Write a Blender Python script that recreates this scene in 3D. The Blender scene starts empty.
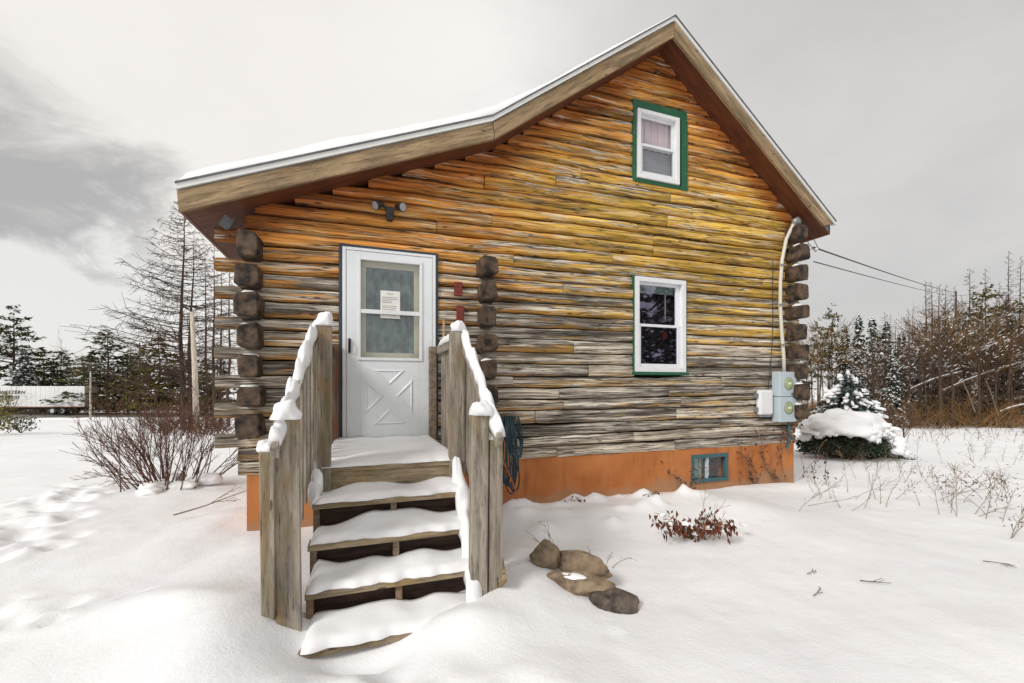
import bpy, bmesh, math, random
import numpy as np
from mathutils import Vector, Matrix, noise

random.seed(7)
R = math.radians
sc = bpy.context.scene
COL = sc.collection
EH = 1.5                                   # eye height above the snow at the cabin
TH = R(19.7)                               # heading of the cabin's front wall
CT, ST = math.cos(TH), math.sin(TH)
ORG = (-2.677, 4.339)                      # left front corner of the cabin


def W(u, v, z=0.0):
    """cabin frame (along front wall, into the house, up) -> world"""
    return (ORG[0] + u * CT - v * ST, ORG[1] + u * ST + v * CT, z)


def N(x, y=0.0, z=0.0):
    return noise.noise(Vector((x, y, z)))


def sstep(a, b, x):
    t = min(1.0, max(0.0, (x - a) / (b - a)))
    return t * t * (3 - 2 * t)


# ---------------------------------------------------------------- terrain
PUFFS = []      # (x, y, radius x, radius y, height)
for (u, v, ru, rv, h) in ((3.5, -0.75, 1.5, .55, .13), (5.0, -0.5, .9, .4, .10), (5.2, -1.15, .55, .35, .10), (7.3, -.35, .8, .3, .07),
                          (.38, -2.25, .36, .55, .22), (-.1, -2.3, .9, 1.0, .05), (2.2, -1.85, .40, .60, .19), (1.95, -2.5, .5, .4, .06), (1.64, -2.5, .25, .18, .11), (1.05, -2.5, .34, .13, -.10), (.2, -1.2, .45, .9, .12),
                          (1.3, -1.75, .55, .5, .02), (2.6, -.5, .4, .3, .06), (1.9, -3.0, .5, .25, .05), (.7, -2.85, .4, .22, .06),
                          (-.35, .2, .35, .8, .08)):
    x, y, _ = W(u, v)
    PUFFS.append((x, y, ru, rv, h))
PUFFS += [(-2.28, 2.72, .42, .2, .075), (-2.02, 2.62, .17, .13, .05), (-4.6, 6.1, 1.3, .8, .12), (3.0, 2.4, .8, .5, .05), (4.6, 3.1, 1.1, .5, .05), (-.3, 1.9, .7, .3, .05)]
rq = random.Random(12)
for k in range(34):
    x, y, _ = W(rq.uniform(2.7, 6.0), -abs(rq.gauss(.35, .35)) - .08)
    PUFFS.append((x, y, rq.uniform(.06, .16), rq.uniform(.05, .12), rq.uniform(.02, .075)))
DENTS = []
rd = random.Random(3)
for k in range(85):
    t = rd.random()
    x, y = -4.5 - 2.0 * t + rd.gauss(0, .22), 3.75 + 2.7 * t + rd.gauss(0, .25)
    DENTS.append((x, y, rd.uniform(.07, .13), rd.uniform(.03, .06)))
for k in range(14):
    DENTS.append((-3.2 + rd.gauss(0, .3), 2.8 + rd.gauss(0, .12), rd.uniform(.05, .11), rd.uniform(.02, .045)))
for k in range(16):
    x, y, _ = W(1.3 + rd.gauss(0, .35), -2.75 - abs(rd.gauss(0, .35)))
    DENTS.append((x, y, rd.uniform(.06, .13), rd.uniform(.02, .05)))
for k in range(26):
    DENTS.append((rd.uniform(-1, 7), rd.uniform(2, 5.5), rd.uniform(.03, .08), rd.uniform(.006, .02)))


def ground(x, y):
    d = y - 6.2
    base = -.062 * (d + math.sqrt(d * d + 4)) / 2
    if y > 75:
        base = -.062 * 68.8 - .0 * (y - 75)
    if y < 0:
        base = -.062 * (-6.2 + math.sqrt(6.2 ** 2 + 4)) / 2
    r = math.hypot(x, y)
    z = base + .02
    amp = 1.0 if r < 15 else 1.0 + min(3.0, (r - 15) * .05)
    z += amp * (.035 * N(x * .33, y * .33, 1.3) + .016 * N(x * 1.1, y * 1.1, 7.1))
    if r < 22:
        z += .012 * N(x * 2.3, y * 2.3, 3.7) + .007 * N(x * 5.3, y * 5.3, 5.5) + .004 * N(x * 11, y * 11, 2.5)
        for (px, py, rx, ry, h) in PUFFS:
            q = ((x - px) / rx) ** 2 + ((y - py) / ry) ** 2
            if q < 6:
                z += h * math.exp(-q)
        for (px, py, rr, h) in DENTS:
            q = ((x - px) ** 2 + (y - py) ** 2) / (rr * rr)
            if q < 9:
                z += -h * math.exp(-q) + .35 * h * math.exp(-(math.sqrt(q) - 1.6) ** 2 * 3)
    return z


# ---------------------------------------------------------------- mesh building
class MB:
    def __init__(self):
        self.v, self.f, self.uv, self.c = [], [], {}, {}

    def add(self, verts, faces):
        n = len(self.v)
        self.v += [tuple(p) for p in verts]
        self.f += [tuple(i + n for i in q) for q in faces]
        return n

    def box(self, x0, x1, y0, y1, z0, z1):
        self.add([(x0, y0, z0), (x1, y0, z0), (x1, y1, z0), (x0, y1, z0), (x0, y0, z1), (x1, y0, z1), (x1, y1, z1), (x0, y1, z1)],
                 [(0, 3, 2, 1), (4, 5, 6, 7), (0, 1, 5, 4), (1, 2, 6, 5), (2, 3, 7, 6), (3, 0, 4, 7)])
        return self

    def obox(self, c, ax, ay, az):
        """box from centre and three half-axis vectors"""
        c, ax, ay, az = Vector(c), Vector(ax), Vector(ay), Vector(az)
        p = [c + sx * ax + sy * ay + sz * az for sz in (-1, 1) for (sx, sy) in ((-1, -1), (1, -1), (1, 1), (-1, 1))]
        self.add(p, [(0, 3, 2, 1), (4, 5, 6, 7), (0, 1, 5, 4), (1, 2, 6, 5), (2, 3, 7, 6), (3, 0, 4, 7)])
        return self

    def tube(self, pts, rad, sides=6, cap=True):
        pts = [Vector(p) for p in pts]
        if not hasattr(rad, '__len__'):
            rad = [rad] * len(pts)
        n0 = len(self.v)
        t = (pts[1] - pts[0]).normalized()
        ref = Vector((0, 0, 1)) if abs(t.z) < .9 else Vector((1, 0, 0))
        a = t.cross(ref).normalized()
        for i, p in enumerate(pts):
            if i < len(pts) - 1:
                t = (pts[i + 1] - p)
                if i > 0:
                    t = t.normalized() + (p - pts[i - 1]).normalized()
                t.normalize()
            a = (a - t * a.dot(t))
            a = a.normalized() if a.length > 1e-6 else t.orthogonal().normalized()
            b = t.cross(a)
            for k in range(sides):
                an = 2 * math.pi * k / sides
                self.v.append(tuple(p + (a * math.cos(an) + b * math.sin(an)) * rad[i]))
        for i in range(len(pts) - 1):
            for k in range(sides):
                k2 = (k + 1) % sides
                o = n0 + i * sides
                self.f.append((o + k, o + k2, o + sides + k2, o + sides + k))
        if cap:
            self.f.append(tuple(n0 + k for k in reversed(range(sides))))
            o = n0 + (len(pts) - 1) * sides
            self.f.append(tuple(o + k for k in range(sides)))
        return self

    def prism(self, poly, y0, y1):
        """polygon in the x-z plane extruded along y"""
        n = len(poly)
        v = [(x, y0, z) for x, z in poly] + [(x, y1, z) for x, z in poly]
        f = [tuple(range(n)), tuple(reversed(range(n, 2 * n)))]
        f += [(i, i + n, (i + 1) % n + n, (i + 1) % n) for i in range(n)]
        self.add(v, f)
        return self

    def blob(self, c, r, seed=0.0, amp=.18, fr=1.6, flat=None):
        vs, fs = ICO
        out = []
        for p in vs:
            k = 1 + amp * N(p[0] * fr + seed, p[1] * fr + seed * 1.7, p[2] * fr - seed)
            q = [c[0] + p[0] * r[0] * k, c[1] + p[1] * r[1] * k, c[2] + p[2] * r[2] * k]
            if flat is not None:
                q[2] = max(q[2], c[2] + flat)
            out.append(q)
        self.add(out, fs)
        return self

    def sweep(self, pts, side, width, height, seed=0.0, amp=.3, fr=6.0, sag=.25, sec=9, taper=True):
        """soft snow laid along a path: half-round section, side = horizontal across direction"""
        side = Vector(side).normalized()
        n0 = len(self.v)
        m = len(pts)
        L = 0.0
        for i, p in enumerate(pts):
            p = Vector(p)
            if i:
                L += (p - Vector(pts[i - 1])).length
            e = 1.0
            if taper:
                e = min(1, .35 + 3.2 * min(i, m - 1 - i) / m) if m > 3 else 1
            a1 = 1 + amp * N(L * fr, seed, 1.1)
            a2 = 1 + amp * N(L * fr, seed, 5.3)
            for k in range(sec):
                an = math.pi * k / (sec - 1)
                cx = math.cos(an)
                cz = math.sin(an) ** .7
                w = width * (.5 + .1 * amp * (a2 - 1)) * e * (1 + .22 * amp * N(L * fr * 1.7, seed + cx, 2.2))
                hz = height * a1 * e * (1 + .5 * amp * N(L * fr * 1.3, cx * 1.5, seed))
                self.v.append(tuple(p + side * (cx * w) + Vector((0, 0, cz * hz - sag * height * abs(cx) ** 3 * (.5 + a2 * .5)))))
        for i in range(m - 1):
            for k in range(sec - 1):
                o = n0 + i * sec + k
                self.f.append((o, o + 1, o + sec + 1, o + sec))
            self.f.append((n0 + i * sec + sec - 1, n0 + i * sec, n0 + (i + 1) * sec, n0 + (i + 1) * sec + sec - 1))
        self.f.append(tuple(n0 + k for k in reversed(range(sec))))
        self.f.append(tuple(n0 + (m - 1) * sec + k for k in range(sec)))
        return self

    def build(self, name, mat, parent=None, base=(0, 0, 0), smooth=False, bevel=0.0):
        me = bpy.data.meshes.new(name)
        bx, by, bz = base
        me.from_pydata([(x - bx, y - by, z - bz) for x, y, z in self.v], [], self.f)
        if self.c:
            at = me.attributes.new('tint', 'FLOAT_COLOR', 'POINT')
            arr = np.zeros((len(self.v), 4), dtype=np.float32)
            for i, q in self.c.items():
                arr[i] = (q[0], q[1], q[2], 1)
            at.data.foreach_set('color', arr.ravel())
        if self.uv:
            ul = me.uv_layers.new(name='UVMap')
            li = np.zeros(len(me.loops), dtype=np.int32)
            me.loops.foreach_get('vertex_index', li)
            uva = np.zeros((len(self.v), 2), dtype=np.float32)
            for i, q in self.uv.items():
                uva[i] = q
            ul.data.foreach_set('uv', uva[li].ravel())
        if smooth:
            me.polygons.foreach_set('use_smooth', [True] * len(me.polygons))
        me.materials.append(mat)
        me.update()
        o = bpy.data.objects.new(name, me)
        COL.objects.link(o)
        if parent is not None:
            o.parent = parent
            if name == 'snow':
                o['kind'] = 'stuff'
        if bevel:
            m = o.modifiers.new('bevel', 'BEVEL')
            m.width = bevel
            m.segments = 2
            m.limit_method = 'ANGLE'
            m.angle_limit = R(40)
        return o


def _ico(sub):
    bm = bmesh.new()
    bmesh.ops.create_icosphere(bm, subdivisions=sub, radius=1)
    bm.verts.ensure_lookup_table()
    vs = [tuple(v.co) for v in bm.verts]
    fs = [tuple(v.index for v in f.verts) for f in bm.faces]
    bm.free()
    return vs, fs


ICO2, ICO3, ICO4 = _ico(2), _ico(3), _ico(4)
ICO = ICO3


def thing(name, label, cat, loc=(0, 0, 0), rz=0.0, group=None):
    o = bpy.data.objects.new(name, None)
    COL.objects.link(o)
    o.location = loc
    o.rotation_euler = (0, 0, rz)
    o.empty_display_size = .3
    o['label'] = label
    o['category'] = cat
    if group:
        o['group'] = group
    return o


def tag(o, label, cat, group=None, kind=None):
    o['label'] = label
    o['category'] = cat
    if group:
        o['group'] = group
    if kind:
        o['kind'] = kind
    return o


def dup(root, loc, rz=0.0, scale=1.0, label=None, group=None, sz=None):
    r = root.copy()
    COL.objects.link(r)
    r.location = loc
    r.rotation_euler = (0, 0, rz)
    r.scale = (scale, scale, sz or scale)
    if label:
        r['label'] = label
    if group:
        r['group'] = group
    for ch in list(root.children):
        c = ch.copy()
        COL.objects.link(c)
        c.parent = r
        for g in list(ch.children):
            d = g.copy()
            COL.objects.link(d)
            d.parent = c
    return r


# ---------------------------------------------------------------- materials
class NT:
    def __init__(self, name):
        self.m = bpy.data.materials.new(name)
        self.m.use_nodes = True
        self.t = self.m.node_tree
        self.t.nodes.clear()
        self.out = self.n('ShaderNodeOutputMaterial')
        self.b = self.n('ShaderNodeBsdfPrincipled')
        self.l(self.b.outputs[0], self.out.inputs[0])

    def n(self, kind, **kw):
        nd = self.t.nodes.new(kind)
        for k, v in kw.items():
            setattr(nd, k, v)
        return nd

    def l(self, a, b):
        self.t.links.new(a, b)

    def inp(self, nd, key, val):
        s = nd.inputs[key]
        if hasattr(val, 'is_linked') or isinstance(val, bpy.types.NodeSocket):
            self.l(val, s)
        else:
            s.default_value = val

    def math(self, op, a, b=0.0, c=None, clamp=False):
        nd = self.n('ShaderNodeMath', operation=op, use_clamp=clamp)
        self.inp(nd, 0, a)
        self.inp(nd, 1, b)
        if c is not None:
            self.inp(nd, 2, c)
        return nd.outputs[0]

    def ramp01(self, x, a, b, lo=0.0, hi=1.0):
        nd = self.n('ShaderNodeMapRange', interpolation_type='SMOOTHSTEP')
        self.inp(nd, 'Value', x)
        nd.inputs['From Min'].default_value = a
        nd.inputs['From Max'].default_value = b
        nd.inputs['To Min'].default_value = lo
        nd.inputs['To Max'].default_value = hi
        return nd.outputs[0]

    def mix(self, fac, a, b, kind='MIX'):
        nd = self.n('ShaderNodeMix', data_type='RGBA', blend_type=kind)
        self.inp(nd, 0, fac)
        for i, q in ((6, a), (7, b)):
            if isinstance(q, (tuple, list)):
                nd.inputs[i].default_value = (q[0], q[1], q[2], 1)
            else:
                self.l(q, nd.inputs[i])
        return nd.outputs[2]

    def coord(self, which='Object', scale=(1, 1, 1), rot=(0, 0, 0)):
        tc = self.n('ShaderNodeTexCoord')
        mp = self.n('ShaderNodeMapping')
        mp.inputs['Scale'].default_value = scale
        mp.inputs['Rotation'].default_value = rot
        self.l(tc.outputs[which], mp.inputs['Vector'])
        return mp.outputs[0]

    def noise(self, vec, scale, detail=4, rough=.55, dist=0.0):
        nd = self.n('ShaderNodeTexNoise')
        if vec is not None:
            self.l(vec, nd.inputs['Vector'])
        nd.inputs['Scale'].default_value = scale
        nd.inputs['Detail'].default_value = detail
        nd.inputs['Roughness'].default_value = rough
        nd.inputs['Distortion'].default_value = dist
        return nd.outputs[0]

    def bump(self, h, strength=.3, dist=.01):
        nd = self.n('ShaderNodeBump')
        nd.inputs['Strength'].default_value = strength
        nd.inputs['Distance'].default_value = dist
        self.l(h, nd.inputs['Height'])
        self.l(nd.outputs[0], self.b.inputs['Normal'])
        return nd

    def col(self, c):
        if isinstance(c, (tuple, list)):
            self.b.inputs['Base Color'].default_value = (c[0], c[1], c[2], 1)
        else:
            self.l(c, self.b.inputs['Base Color'])
        return self

    def set(self, **kw):
        for k, v in kw.items():
            self.inp(self.b, k.replace('_', ' '), v)
        return self


def simple(name, c, rough=.6, var=.25, scale=12.0, metal=0.0, spec=.5, bump=0.0, stretch=(1, 1, 1)):
    t = NT(name)
    v = t.coord('Object', stretch)
    n = t.noise(v, scale, 5, .6)
    lo = tuple(q * (1 - var) for q in c)
    hi = tuple(min(1, q * (1 + var)) for q in c)
    t.col(t.mix(t.ramp01(n, .3, .7), lo, hi)).set(Roughness=rough, Metallic=metal)
    t.b.inputs['Specular IOR Level'].default_value = spec
    if bump:
        t.bump(n, bump, .01)
    return t.m


def mat_logs(dark=1.0):
    t = NT('weathered_logs')
    tc = t.n('ShaderNodeTexCoord')
    uv = t.n('ShaderNodeSeparateXYZ')
    t.l(tc.outputs['UV'], uv.inputs[0])
    ob = t.n('ShaderNodeSeparateXYZ')
    t.l(tc.outputs['Object'], ob.inputs[0])
    at = t.n('ShaderNodeAttribute', attribute_name='tint')
    rc = t.n('ShaderNodeSeparateColor')
    t.l(at.outputs['Color'], rc.inputs[0])
    r1, r2, pres_shade = rc.outputs[0], rc.outputs[1], rc.outputs[2]

    def uvvec(su, sv):
        mp = t.n('ShaderNodeMapping')
        mp.inputs['Scale'].default_value = (su, sv, 1)
        t.l(tc.outputs['UV'], mp.inputs['Vector'])
        return mp.outputs[0]
    big = t.noise(uvvec(.9, 2.2), 1.0, 4, .6, .3)
    big2 = t.noise(uvvec(1.3, 3.2), 1.7, 5, .62, .5)
    streak = t.noise(uvvec(.55, 2.3), 1.0, 6, .62, .9)
    fine = t.noise(uvvec(1.7, 9.0), 1.0, 6, .68, .6)
    patch = t.noise(uvvec(1.3, 2.2), 1.3, 5, .62, .7)
    speck = t.noise(uvvec(30, 14), 1.0, 3, .6)
    z = ob.outputs[2]
    # how weathered: low logs and upper edges of each log are grey
    tv = t.math('FRACT', uv.outputs[1])
    w = t.math('MULTIPLY', t.math('SUBTRACT', t.math('ADD', 2.82, t.math('MULTIPLY', t.math('SUBTRACT', big, .5), 1.6)), z), .62)
    w = t.math('MINIMUM', t.math('MAXIMUM', w, -.30), .50)
    w = t.math('ADD', w, t.math('MULTIPLY', t.math('SUBTRACT', tv, .45), .85))
    w = t.math('ADD', w, t.math('MULTIPLY', t.math('SUBTRACT', streak, .5), 2.6))
    w = t.math('ADD', w, t.math('MULTIPLY', t.math('SUBTRACT', big2, .5), 2.2))
    w = t.math('ADD', w, t.math('MULTIPLY', t.math('SUBTRACT', r1, .5), .55))
    w = t.math('SUBTRACT', w, t.math('MULTIPLY', pres_shade, .8))
    grey_f = t.ramp01(w, -.02, .34)
    # kept finish: orange to the left, ochre yellow to the right; red brown close to the eaves also paints in overhang shade
    yel = t.ramp01(t.math('ADD', ob.outputs[0], t.math('MULTIPLY', t.math('SUBTRACT', big, .5), 4.0)), 1.8, 4.2)
    yel = t.math('MULTIPLY', yel, t.ramp01(t.math('ADD', z, t.math('MULTIPLY', big, 1.2)), 4.7, 5.5, 1, .12))
    warm = t.mix(yel, (.74, .310, .066), (.70, .440, .075))
    warm = t.mix(t.ramp01(patch, .46, .66), warm, (.82, .58, .30))
    warm = t.mix(t.math('MULTIPLY', t.ramp01(streak, .52, .68), .75), warm, (.33, .115, .02))
    warm = t.mix(t.math('MULTIPLY', t.ramp01(t.math('SUBTRACT', .45, tv), .0, .42), .45), warm, (.42, .19, .02))
    warm = t.mix(t.math('MULTIPLY', t.ramp01(pres_shade, .35, 1.0), .8), warm, (.36, .090, .013))
    low = t.mix(t.ramp01(t.math('ADD', t.math('MULTIPLY', z, .25), t.math('MULTIPLY', patch, 1.4)), .75, 1.35), (.56, .35, .16), warm)
    grey = t.mix(t.ramp01(streak, .40, .58), (.15, .132, .114), (.78, .71, .60))
    grey = t.mix(t.ramp01(big2, .55, .70, 0, .8), grey, (.13, .11, .092))
    grey = t.mix(t.ramp01(fine, .38, .52), (.15, .13, .105), grey)
    grey = t.mix(t.math('MULTIPLY', t.ramp01(r2, .2, .9), .4), grey, (.42, .34, .25))
    c = t.mix(grey_f, low, grey)
    # log to log and patch to patch differences in tone
    tone = t.noise(uvvec(.42, 1.2), 1.9, 4, .58, .6)
    tone = t.math('ADD', t.ramp01(tone, .34, .62, .56, 1.28), t.math('MULTIPLY', t.math('SUBTRACT', r2, .5), .45))
    tone = t.math('MULTIPLY', tone, t.ramp01(ob.outputs[0], -.10, .04, .42, 1.0))
    tc3 = t.n('ShaderNodeCombineColor')
    for q in range(3):
        t.l(tone, tc3.inputs[q])
    c = t.mix(1.0, c, tc3.outputs[0], 'MULTIPLY')
    # pale peeling finish and dark mildew
    pale = t.math('MULTIPLY', t.ramp01(t.math('ADD', patch, t.math('MULTIPLY', fine, .35)), .74, .86), t.ramp01(r2, .25, .7))
    c = t.mix(t.math('MULTIPLY', pale, .85), c, (.76, .68, .56))
    mil = t.noise(uvvec(.6, 1.7), 1.6, 6, .68, .9)
    c = t.mix(t.math('MULTIPLY', t.ramp01(mil, .55, .66), .8), c, (.040, .032, .026))
    # checks (thin cracks along the grain)
    ck = t.noise(uvvec(.7, 5.0), 1.0, 3, .5, .5)
    ckl = t.math('SUBTRACT', 1.0, t.ramp01(t.math('ABSOLUTE', t.math('SUBTRACT', ck, .5)), .0, .020))
    ckm = t.math('MULTIPLY', ckl, t.ramp01(patch, .36, .52))
    c = t.mix(t.math('MULTIPLY', ckm, .95), c, (.03, .018, .011))
    # fine grain
    c = t.mix(t.ramp01(fine, .34, .54, .38, 0), c, (.085, .045, .022))
    c = t.mix(t.ramp01(speck, .66, .76, 0, .5), c, (.07, .045, .03))
    # knots
    vo = t.n('ShaderNodeTexVoronoi', feature='F1')
    t.l(uvvec(2.3, 1.3), vo.inputs['Vector'])
    vo.inputs['Scale'].default_value = 1.0
    vo.inputs['Randomness'].default_value = 1.0
    kn = t.ramp01(vo.outputs['Distance'], .055, .115, 1, 0)
    c = t.mix(t.math('MULTIPLY', kn, .85), c, (.07, .026, .010))
    t.col(c).set(Roughness=.72)
    t.b.inputs['Specular IOR Level'].default_value = .25
    h = t.math('ADD', t.math('MULTIPLY', fine, .6), t.math('ADD', t.math('MULTIPLY', streak, .8), t.math('MULTIPLY', ckm, -1.3)))
    t.bump(h, .8, .014)
    return t.m


def mat_lumber(name, axis, base=(.24, .20, .155), warm=(.30, .19, .10), green=0.0, rot=0.0):
    t = NT(name)
    s = {'x': (1.6, 16, 16), 'y': (16, 1.6, 16), 'z': (16, 16, 1.6)}[axis]
    v = t.coord('Object', (1, 1, 1), (0, rot, 0))
    mp0 = t.n('ShaderNodeMapping')
    mp0.inputs['Scale'].default_value = s
    t.l(v, mp0.inputs['Vector'])
    v = mp0.outputs[0]
    oi = t.n('ShaderNodeObjectInfo')
    ad = t.n('ShaderNodeVectorMath', operation='ADD')
    t.l(v, ad.inputs[0])
    cm = t.n('ShaderNodeCombineXYZ')
    t.l(t.math('MULTIPLY', oi.outputs['Random'], 60.0), cm.inputs[0])
    t.l(t.math('MULTIPLY', oi.outputs['Random'], 37.0), cm.inputs[1])
    t.l(cm.outputs[0], ad.inputs[1])
    g = t.noise(ad.outputs[0], 1.2, 6, .65, .4)
    g2 = t.noise(ad.outputs[0], 4.5, 5, .7)
    lo = t.noise(t.coord('Object', (3, 3, 1.2)), 1.4, 4, .6)
    c = t.mix(t.ramp01(g, .3, .7), tuple(q * .55 for q in base), tuple(min(1, q * 1.45) for q in base))
    c = t.mix(t.math('MULTIPLY', t.ramp01(lo, .5, .72), .8), c, warm)
    if green:
        c = t.mix(t.math('MULTIPLY', t.ramp01(t.noise(t.coord('Object', (2, 2, 1)), 2.3, 5, .7), .48, .66), green), c, (.17, .16, .045))
    c = t.mix(t.ramp01(g2, .28, .48, .75, 0), c, (.05, .038, .028))
    kn = t.n('ShaderNodeTexVoronoi')
    mp = t.coord('Object', {'x': (3, 9, 9), 'y': (9, 3, 9), 'z': (9, 9, 3)}[axis])
    t.l(mp, kn.inputs['Vector'])
    kn.inputs['Scale'].default_value = 1.0
    c = t.mix(t.ramp01(kn.outputs['Distance'], .06, .13, .8, 0), c, (.06, .035, .02))
    t.col(c).set(Roughness=.8)
    t.b.inputs['Specular IOR Level'].default_value = .2
    t.bump(t.math('ADD', g, t.math('MULTIPLY', g2, .5)), .5, .006)
    return t.m


def mat_snow(name='snow_surface', bumpk=.25):
    t = NT(name)
    v = t.coord('Object')
    a = t.noise(v, 4.5, 8, .62)
    b = t.noise(v, 55, 4, .7)
    c = t.mix(t.ramp01(t.noise(v, .7, 4, .6), .35, .65), (.83, .83, .845), (.885, .885, .89))
    t.col(c).set(Roughness=.55)
    t.b.inputs['Specular IOR Level'].default_value = .25
    t.b.inputs['Subsurface Weight'].default_value = .0
    t.bump(t.math('ADD', t.math('MULTIPLY', a, 1.0), t.math('MULTIPLY', b, .35)), bumpk, .02)
    return t.m


def mat_foliage(name, a, b, trans=.15):
    t = NT(name)
    v = t.coord('Object')
    n = t.noise(v, 2.2, 3, .6)
    oi = t.n('ShaderNodeObjectInfo')
    g = t.n('ShaderNodeNewGeometry')
    f = t.math('ADD', t.math('MULTIPLY', n, .6), t.math('MULTIPLY', g.outputs['Random Per Island'], .5))
    c = t.mix(t.ramp01(f, .25, .85), a, b)
    t.col(c).set(Roughness=.7)
    t.b.inputs['Specular IOR Level'].default_value = .2
    return t.m


def mat_glass(name, tint=(.9, .95, .95), refl=1.0, gcol=(.9, .9, .95)):
    t = NT(name)
    t.t.nodes.remove(t.b)
    tr = t.n('ShaderNodeBsdfTransparent')
    tr.inputs[0].default_value = (*tint, 1)
    gl = t.n('ShaderNodeBsdfGlossy')
    gl.inputs['Roughness'].default_value = .015
    gl.inputs['Color'].default_value = (*gcol, 1)
    lw = t.n('ShaderNodeLayerWeight')
    lw.inputs['Blend'].default_value = .5
    fr = t.math('ADD', .045, t.math('MULTIPLY', t.math('POWER', lw.outputs['Facing'], 5.0), .9))
    nz = t.noise(t.coord('Object'), 1.6, 2, .5)
    bp = t.n('ShaderNodeBump')
    bp.inputs['Strength'].default_value = .05
    bp.inputs['Distance'].default_value = .05
    t.l(nz, bp.inputs['Height'])
    t.l(bp.outputs[0], gl.inputs['Normal'])
    mx = t.n('ShaderNodeMixShader')
    t.l(t.math('MULTIPLY', fr, refl, clamp=True), mx.inputs[0])
    t.l(tr.outputs[0], mx.inputs[1])
    t.l(gl.outputs[0], mx.inputs[2])
    t.l(mx.outputs[0], t.out.inputs[0])
    return t.m


def mat_paint(name, c, dirt=(.25, .22, .18), amount=.35, rough=.4, scale=5):
    t = NT(name)
    v = t.coord('Object')
    n = t.noise(v, scale, 6, .7)
    n2 = t.noise(v, scale * 9, 4, .7)
    cc = t.mix(t.ramp01(n, .35, .65), tuple(q * .93 for q in c), c)
    cc = t.mix(t.math('MULTIPLY', t.ramp01(t.math('ADD', n, t.math('MULTIPLY', n2, .4)), .78, .98), amount), cc, dirt)
    t.col(cc).set(Roughness=rough)
    t.bump(n2, .06, .004)
    return t.m


M = {}
M['logs'] = mat_logs()
M['snow'] = mat_snow(bumpk=.6)
M['snow_lump'] = mat_snow('snow_clump', .18)
M['post'] = mat_lumber('grey_post_wood', 'z', (.30, .26, .215), (.30, .20, .10), green=.35)
M['plank'] = mat_lumber('grey_plank_wood', 'x', (.30, .235, .155), (.33, .21, .09), green=.3)
M['stringer'] = mat_lumber('stringer_wood', 'y', (.22, .165, .12), (.24, .11, .05))
M['fascia'] = mat_lumber('fascia_board', 'x', (.30, .215, .125), (.29, .20, .105))
M['soffit'] = simple('stained_soffit', (.115, .034, .012), .6, .35, 3.0, stretch=(1, 6, 1))
M['logend'] = simple('end_grain_wood', (.066, .042, .026), .8, .95, 9.0, bump=.9)
M['logside'] = M['logs']
M['dark'] = simple('dark_interior', (.012, .011, .012), .9, .2)
M['metalroof'] = simple('grey_metal_roof', (.22, .23, .25), .45, .2, 3, metal=.3)
M['drip'] = mat_paint('white_drip_edge', (.78, .78, .76), amount=.15)
M['white'] = mat_paint('white_vinyl', (.80, .81, .83), amount=.12, rough=.35)
M['door'] = mat_paint('white_storm_door', (.78, .815, .84), dirt=(.3, .26, .22), amount=.25, rough=.38, scale=3)
M['green'] = mat_paint('dark_green_paint', (.008, .105, .045), dirt=(.35, .36, .32), amount=.5, rough=.5, scale=9)
M['blueblack'] = mat_paint('dark_blue_trim', (.025, .045, .065), amount=.2)
M['cream'] = mat_paint('cream_trim', (.62, .57, .44), amount=.2)
M['teal'] = mat_paint('teal_frame_paint', (.045, .125, .14), dirt=(.35, .4, .4), amount=.6, rough=.5, scale=10)
M['glass'] = mat_glass('window_glass', (.965, .975, .975), 1.3)
M['glass_lower'] = mat_glass('window_glass_reflective', (.94, .93, .96), 3.2, (.72, .66, .95))
M['curtain'] = simple('lilac_curtain', (.66, .52, .56), .9, .1, 2)
M['blind'] = simple('grey_blind', (.235, .245, .275), .8, .12, 4, stretch=(1, 1, 12))
M['palegreen'] = simple('pale_green_blind', (.30, .44, .36), .8, .2, 8)
M['black'] = simple('black_plastic', (.012, .012, .013), .35, .2)
M['brownplastic'] = simple('dark_bronze_metal', (.03, .024, .02), .4, .2)
M['lens'] = simple('lamp_lens', (.32, .32, .33), .2, .1)
M['meter'] = mat_paint('pale_blue_grey_box', (.50, .58, .62), dirt=(.4, .3, .2), amount=.2, rough=.45)
M['metal_grey'] = simple('grey_metal', (.30, .31, .32), .45, .2, 6, metal=.5)
M['pipe'] = mat_paint('off_white_pipe', (.66, .62, .53), amount=.2)
M['meterglass'] = simple('meter_dial', (.36, .42, .20), .15, .3, 30)
M['red'] = simple('red_brown_paint', (.19, .030, .018), .6, .3, 14)
M['paper'] = simple('paper_sheet', (.78, .77, .72), .8, .05)
M['ink'] = simple('faded_ink', (.30, .30, .30), .8, .1)
M['hose'] = simple('teal_hose', (.012, .040, .055), .4, .5, 9)
M['orange_cord'] = simple('orange_cord', (.45, .13, .03), .5, .2)
M['drip_dark'] = simple('weathered_zinc', (.12, .125, .13), .6, .3, 8)
M['riser'] = simple('dark_red_brown_board', (.050, .026, .018), .8, .6, 5, stretch=(1, 6, 6))
M['weathered'] = simple('weathered_stem', (.22, .17, .125), .85, .4, 2.0)
M['wire'] = simple('black_wire', (.035, .033, .03), .6, .2)
M['rock_tan'] = simple('tan_rock', (.22, .162, .105), .85, .5, 9.0, bump=1.0)
M['rock_dark'] = simple('dark_rock', (.10, .078, .062), .85, .75, 10.0, bump=1.0)
M['bark'] = simple('brown_bark', (.085, .052, .032), .9, .5, 3.0, bump=.5, stretch=(6, 6, 1))
M['larchbark'] = simple('larch_bark', (.075, .046, .030), .9, .5, 2.0, stretch=(5, 5, 1))
M['forest_twig'] = simple('rust_brown_twigs', (.165, .088, .030), .9, .6, .3)
M['paletrunk'] = simple('pale_dead_wood', (.50, .44, .36), .8, .3, 2.0, stretch=(6, 6, 1))
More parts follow.
